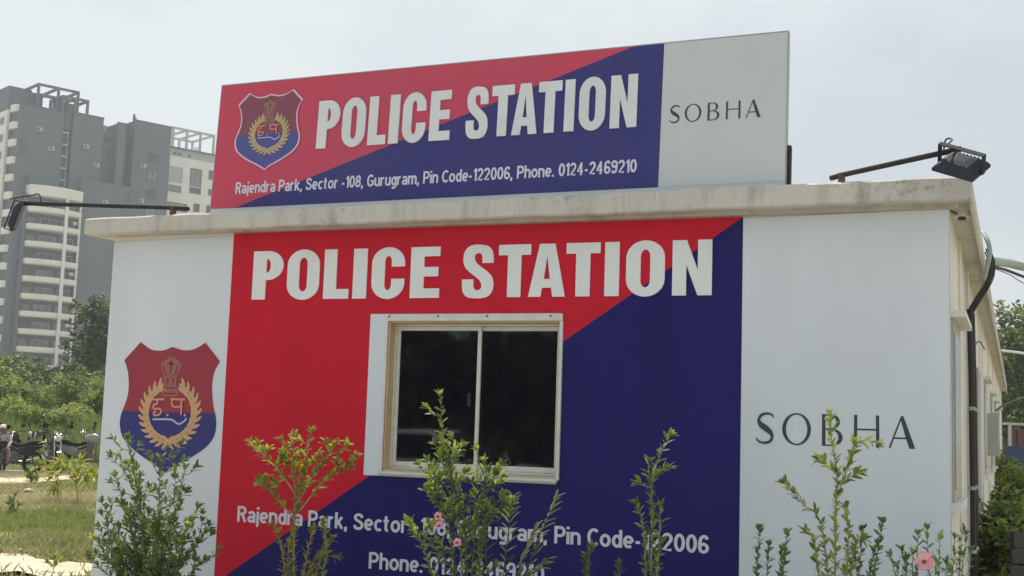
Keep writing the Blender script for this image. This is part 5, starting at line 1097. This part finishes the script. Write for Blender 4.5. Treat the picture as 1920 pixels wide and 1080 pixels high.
def person(label, loc, rz):
    t = thing('person', label, 'person', loc, rz)
    J = {'pel': (0, 0, .84), 'sp': (.04, 0, 1.02), 'ch': (.10, 0, 1.22), 'nk': (.13, 0, 1.36), 'hd': (.17, 0, 1.46), 'ht': (.17, 0, 1.56),
         'ls': (.10, .17, 1.29), 'le': (.20, .24, 1.06), 'lw': (.38, .20, .95), 'rs': (.10, -.17, 1.29), 're': (.20, -.24, 1.06), 'rw': (.38, -.20, .95),
         'lh': (.02, .10, .84), 'lk': (.40, .19, .74), 'la': (.28, .17, .36), 'lf': (.42, .18, .32), 'rh': (.02, -.10, .84), 'rk': (.40, -.19, .74), 'ra': (.28, -.17, .36), 'rf': (.42, -.18, .32)}
    R_ = {'pel': .15, 'sp': .14, 'ch': .155, 'nk': .06, 'hd': .092, 'ht': .075, 'ls': .075, 'le': .055, 'lw': .04, 'rs': .075, 're': .055, 'rw': .04, 'lh': .105, 'lk': .075, 'la': .05, 'lf': .045, 'rh': .105, 'rk': .075, 'ra': .05, 'rf': .045}
    E_ = [('pel', 'sp'), ('sp', 'ch'), ('ch', 'nk'), ('nk', 'hd'), ('hd', 'ht'), ('ch', 'ls'), ('ls', 'le'), ('le', 'lw'), ('ch', 'rs'), ('rs', 're'), ('re', 'rw'), ('pel', 'lh'), ('lh', 'lk'), ('lk', 'la'), ('la', 'lf'), ('pel', 'rh'), ('rh', 'rk'), ('rk', 'ra'), ('ra', 'rf')]
    ks = list(J); 
    # fingers as short chains rooted in the palm
    for s, y in (('l', .20), ('r', -.20)):
        sg = 1 if s == 'l' else -1
        J[s + 'p'] = (.45, y, .935); R_[s + 'p'] = .032; E_.append((s + 'w', s + 'p'))
        for k, (dy, ln) in enumerate(((-.03, .065), (-.01, .075), (.01, .07), (.03, .055))):
            J[s + 'f%d' % k] = (.45 + ln * .7, y + dy * sg, .925); J[s + 'g%d' % k] = (.45 + ln, y + dy * sg, .895); R_[s + 'f%d' % k] = .010; R_[s + 'g%d' % k] = .009; E_ += [(s + 'p', s + 'f%d' % k), (s + 'f%d' % k, s + 'g%d' % k)]
        J[s + 't'] = (.46, y - .05 * sg, .915); R_[s + 't'] = .011; E_.append((s + 'p', s + 't'))
    ks = list(J); me = bpy.data.meshes.new('body'); me.from_pydata([J[k] for k in ks], [(ks.index(a), ks.index(b)) for a, b in E_], [])
    o = link('body_tmp', me); sk = o.modifiers.new('skin', 'SKIN'); 
    for i, k in enumerate(ks): me.skin_vertices[0].data[i].radius = (R_[k], R_[k])
    me.skin_vertices[0].data[0].use_root = True
    su = o.modifiers.new('sub', 'SUBSURF'); su.levels = 1; su.render_levels = 1
    bpy.context.view_layer.update(); dg = bpy.context.evaluated_depsgraph_get(); m2 = bpy.data.meshes.new_from_object(o.evaluated_get(dg)); bpy.data.objects.remove(o)
    sh = mat('pale grey shirt', (.44, .43, .45), (.38, .37, .39), scale=9, rough=.9); tr_ = mat('dusty pink trousers', (.30, .19, .18), (.25, .16, .15), scale=9, rough=.9); skn = mat('brown skin', (.20, .11, .075), (.17, .095, .065), scale=9, rough=.6); shoe = mat('dark shoes', (.03, .028, .026), rough=.7)
    m2.materials.clear()
    for m in (sh, tr_, skn, shoe): m2.materials.append(m)
    for f in m2.polygons:
        c = f.center; f.use_smooth = True
        f.material_index = 2 if (c.z > 1.35 and abs(c.y) < .12) or (c.x > .34 and c.z > .87 and abs(c.y) > .12) else (3 if c.z < .36 else (1 if c.z < .88 and not (abs(c.y) > .2 and c.z > .92) else 0))
    link('body', m2, t)
    w = MB()
    V = []; F = []
    n = 14
    for i, (z, r_) in enumerate(((1.52, .105), (1.56, .103), (1.60, .085), (1.63, .05), (1.64, .005))):
        for k in range(n): a = 2 * math.pi * k / n; V.append((.165 + r_ * math.cos(a) * 1.1, r_ * math.sin(a), z))
    for i in range(4):
        for k in range(n): F.append((i * n + k, i * n + (k + 1) % n, (i + 1) * n + (k + 1) % n, (i + 1) * n + k))
    w.add(V, F); w.build('cap', mat('white cap', (.74, .72, .68), rough=.8), t, smooth=True)
    w = MB(); w.tube([(.265, 0, 1.475), (.285, 0, 1.455)], [.012, .018], 6); w.tube([(.248, .032, 1.495), (.262, .032, 1.495)], .011, 6); w.tube([(.248, -.032, 1.495), (.262, -.032, 1.495)], .011, 6); w.box(.25, .262, -.025, .025, 1.418, 1.426)
    for s in (-1, 1): w.tube([(.17, .088 * s, 1.45), (.17, .102 * s, 1.49)], .018, 6)
    w.build('face', skn, t)
    return t
pp = mv(0, 889)
person('person in a white cap and pale grey shirt sitting on the maroon motorcycle', (pp.x - .02, pp.y + .02, 0.0), math.radians(-50)).scale = (.84, .84, .745)
k0 = ground_pt(-60, 891); k1 = ground_pt(38, 890); dvk = k1 - k0
ke = thing('kerb_stone', 'long pale kerb stone on the ground in front of the seated person', 'kerb', (k0.x, k0.y, k0.z), math.atan2(dvk.y, dvk.x)); w = MB(); w.box(0, dvk.length, -.09, .09, -.05, .09); w.build('stone', M_twl, ke, .015)

# ------------------------------------------------------------------ what the dark window mirrors: trees and a parked car behind the camera
for i, (x, y, h, wd) in enumerate([(-10.5, -23, 4.6, 2.0), (-13.5, -24, 5.0, 2.2), (-16.5, -23, 4.7, 2.2)]):
    r = random.Random(240 + i); lo = [(r.uniform(-1, 1) * wd * .6, r.uniform(-.8, .8), h * r.uniform(.5, .82), wd * .7, wd * .6, h * .2) for _ in range(7)] + [(0, 0, h * .35, wd * 1.1, wd * .8, h * .36)]
    tree('roadside_tree', ['low broad roadside tree facing the right window pane', 'tallest roadside tree facing the window', 'low roadside tree opposite the red panel'][i], (x, y, 0), h, lo, 6000, .42, [M_t1, M_t1, M_t2], 250 + i, 'roadside trees facing the building', limbs=3)

ct = thing('parked_car', 'white car parked opposite, mirrored faintly in the lower left of the window', 'car', (-8.9, -10.4, 0))
M_car = mat('white car paint', (.72, .73, .74), (.68, .69, .70), scale=2, rough=.25, spec=.6); M_carg = mat('car glass', (.01, .012, .014), rough=.05, spec=.5)
w = MB(); prof = [(-1.9, .28), (-1.93, .62), (-1.82, .88), (-1.2, .94), (1.0, .96), (1.75, .84), (1.9, .62), (1.88, .28)]
w.prism(prof, -.80, .80); w.build('body', M_car, ct, .05)
V = []; F = []
for x, z, hw_ in ((-1.75, .93, .74), (-1.35, 1.42, .60), (.05, 1.46, .60), (.95, .95, .74)): V += [(x, -hw_, z), (x, hw_, z)]
F = [(0, 2, 4, 6), (1, 7, 5, 3), (0, 1, 3, 2), (2, 3, 5, 4), (4, 5, 7, 6), (0, 6, 7, 1)]
w = MB(); w.add(V, F); w.build('cabin', M_car, ct, .03)
for sg in (-1, 1):
    for x0, x1 in ((-1.28, -.62), (-.54, .10)):
        w = MB(); w.add([(x0, sg * .742, .99), (x1 + (.42 if x1 > 0 else 0), sg * .742, .99), (x1, sg * .628, 1.38), (x0 + (-.0 if x0 > -1 else .0), sg * .628, 1.38)], [(0, 1, 2, 3)]); w.build('window', M_carg, ct)
w = MB(); w.add([(.16, -.55, 1.425), (.16, .55, 1.425), (.90, .66, 1.0), (.90, -.66, 1.0)], [(0, 1, 2, 3)]); w.build('windscreen', M_carg, ct)
for x in (-1.2, 1.2):
    for sg in (-1, 1):
        w = MB(); w.tube([(x, sg * .62, .31), (x, sg * .82, .31)], .31, 18); wh = w.build('wheel', M_tyre, ct); w = MB(); w.tube([(x, sg * .80, .31), (x, sg * .83, .31)], .19, 14); w.build('rim', M_chrome, wh)
for sg in (-1, 1):
    w = MB(); w.box(1.80, 1.915, sg * .72, sg * .42, .62, .76); w.build('headlight', M_lens, ct, .02); w = MB(); w.box(.72, .86, sg * .80, sg * .95, .98, 1.10); w.build('mirror', M_car, ct, .02)

# ------------------------------------------------------------------ light haze
hz = MB(); hz.box(-340, 340, -70, 430, -1.2, 62); ho = hz.build('haze', [], None); ho.data.materials.clear()
hm = bpy.data.materials.new('haze air'); hm.use_nodes = True; hn = hm.node_tree.nodes
for n_ in list(hn): hn.remove(n_)
ho_out = hn.new('ShaderNodeOutputMaterial'); hv = hn.new('ShaderNodeVolumePrincipled'); hv.inputs['Color'].default_value = (.90, .94, .97, 1); hv.inputs['Density'].default_value = 0.0008; hv.inputs['Anisotropy'].default_value = 0.2
hm.node_tree.links.new(hv.outputs['Volume'], ho_out.inputs['Volume']); ho.data.materials.append(hm); tag(ho, kind='stuff')
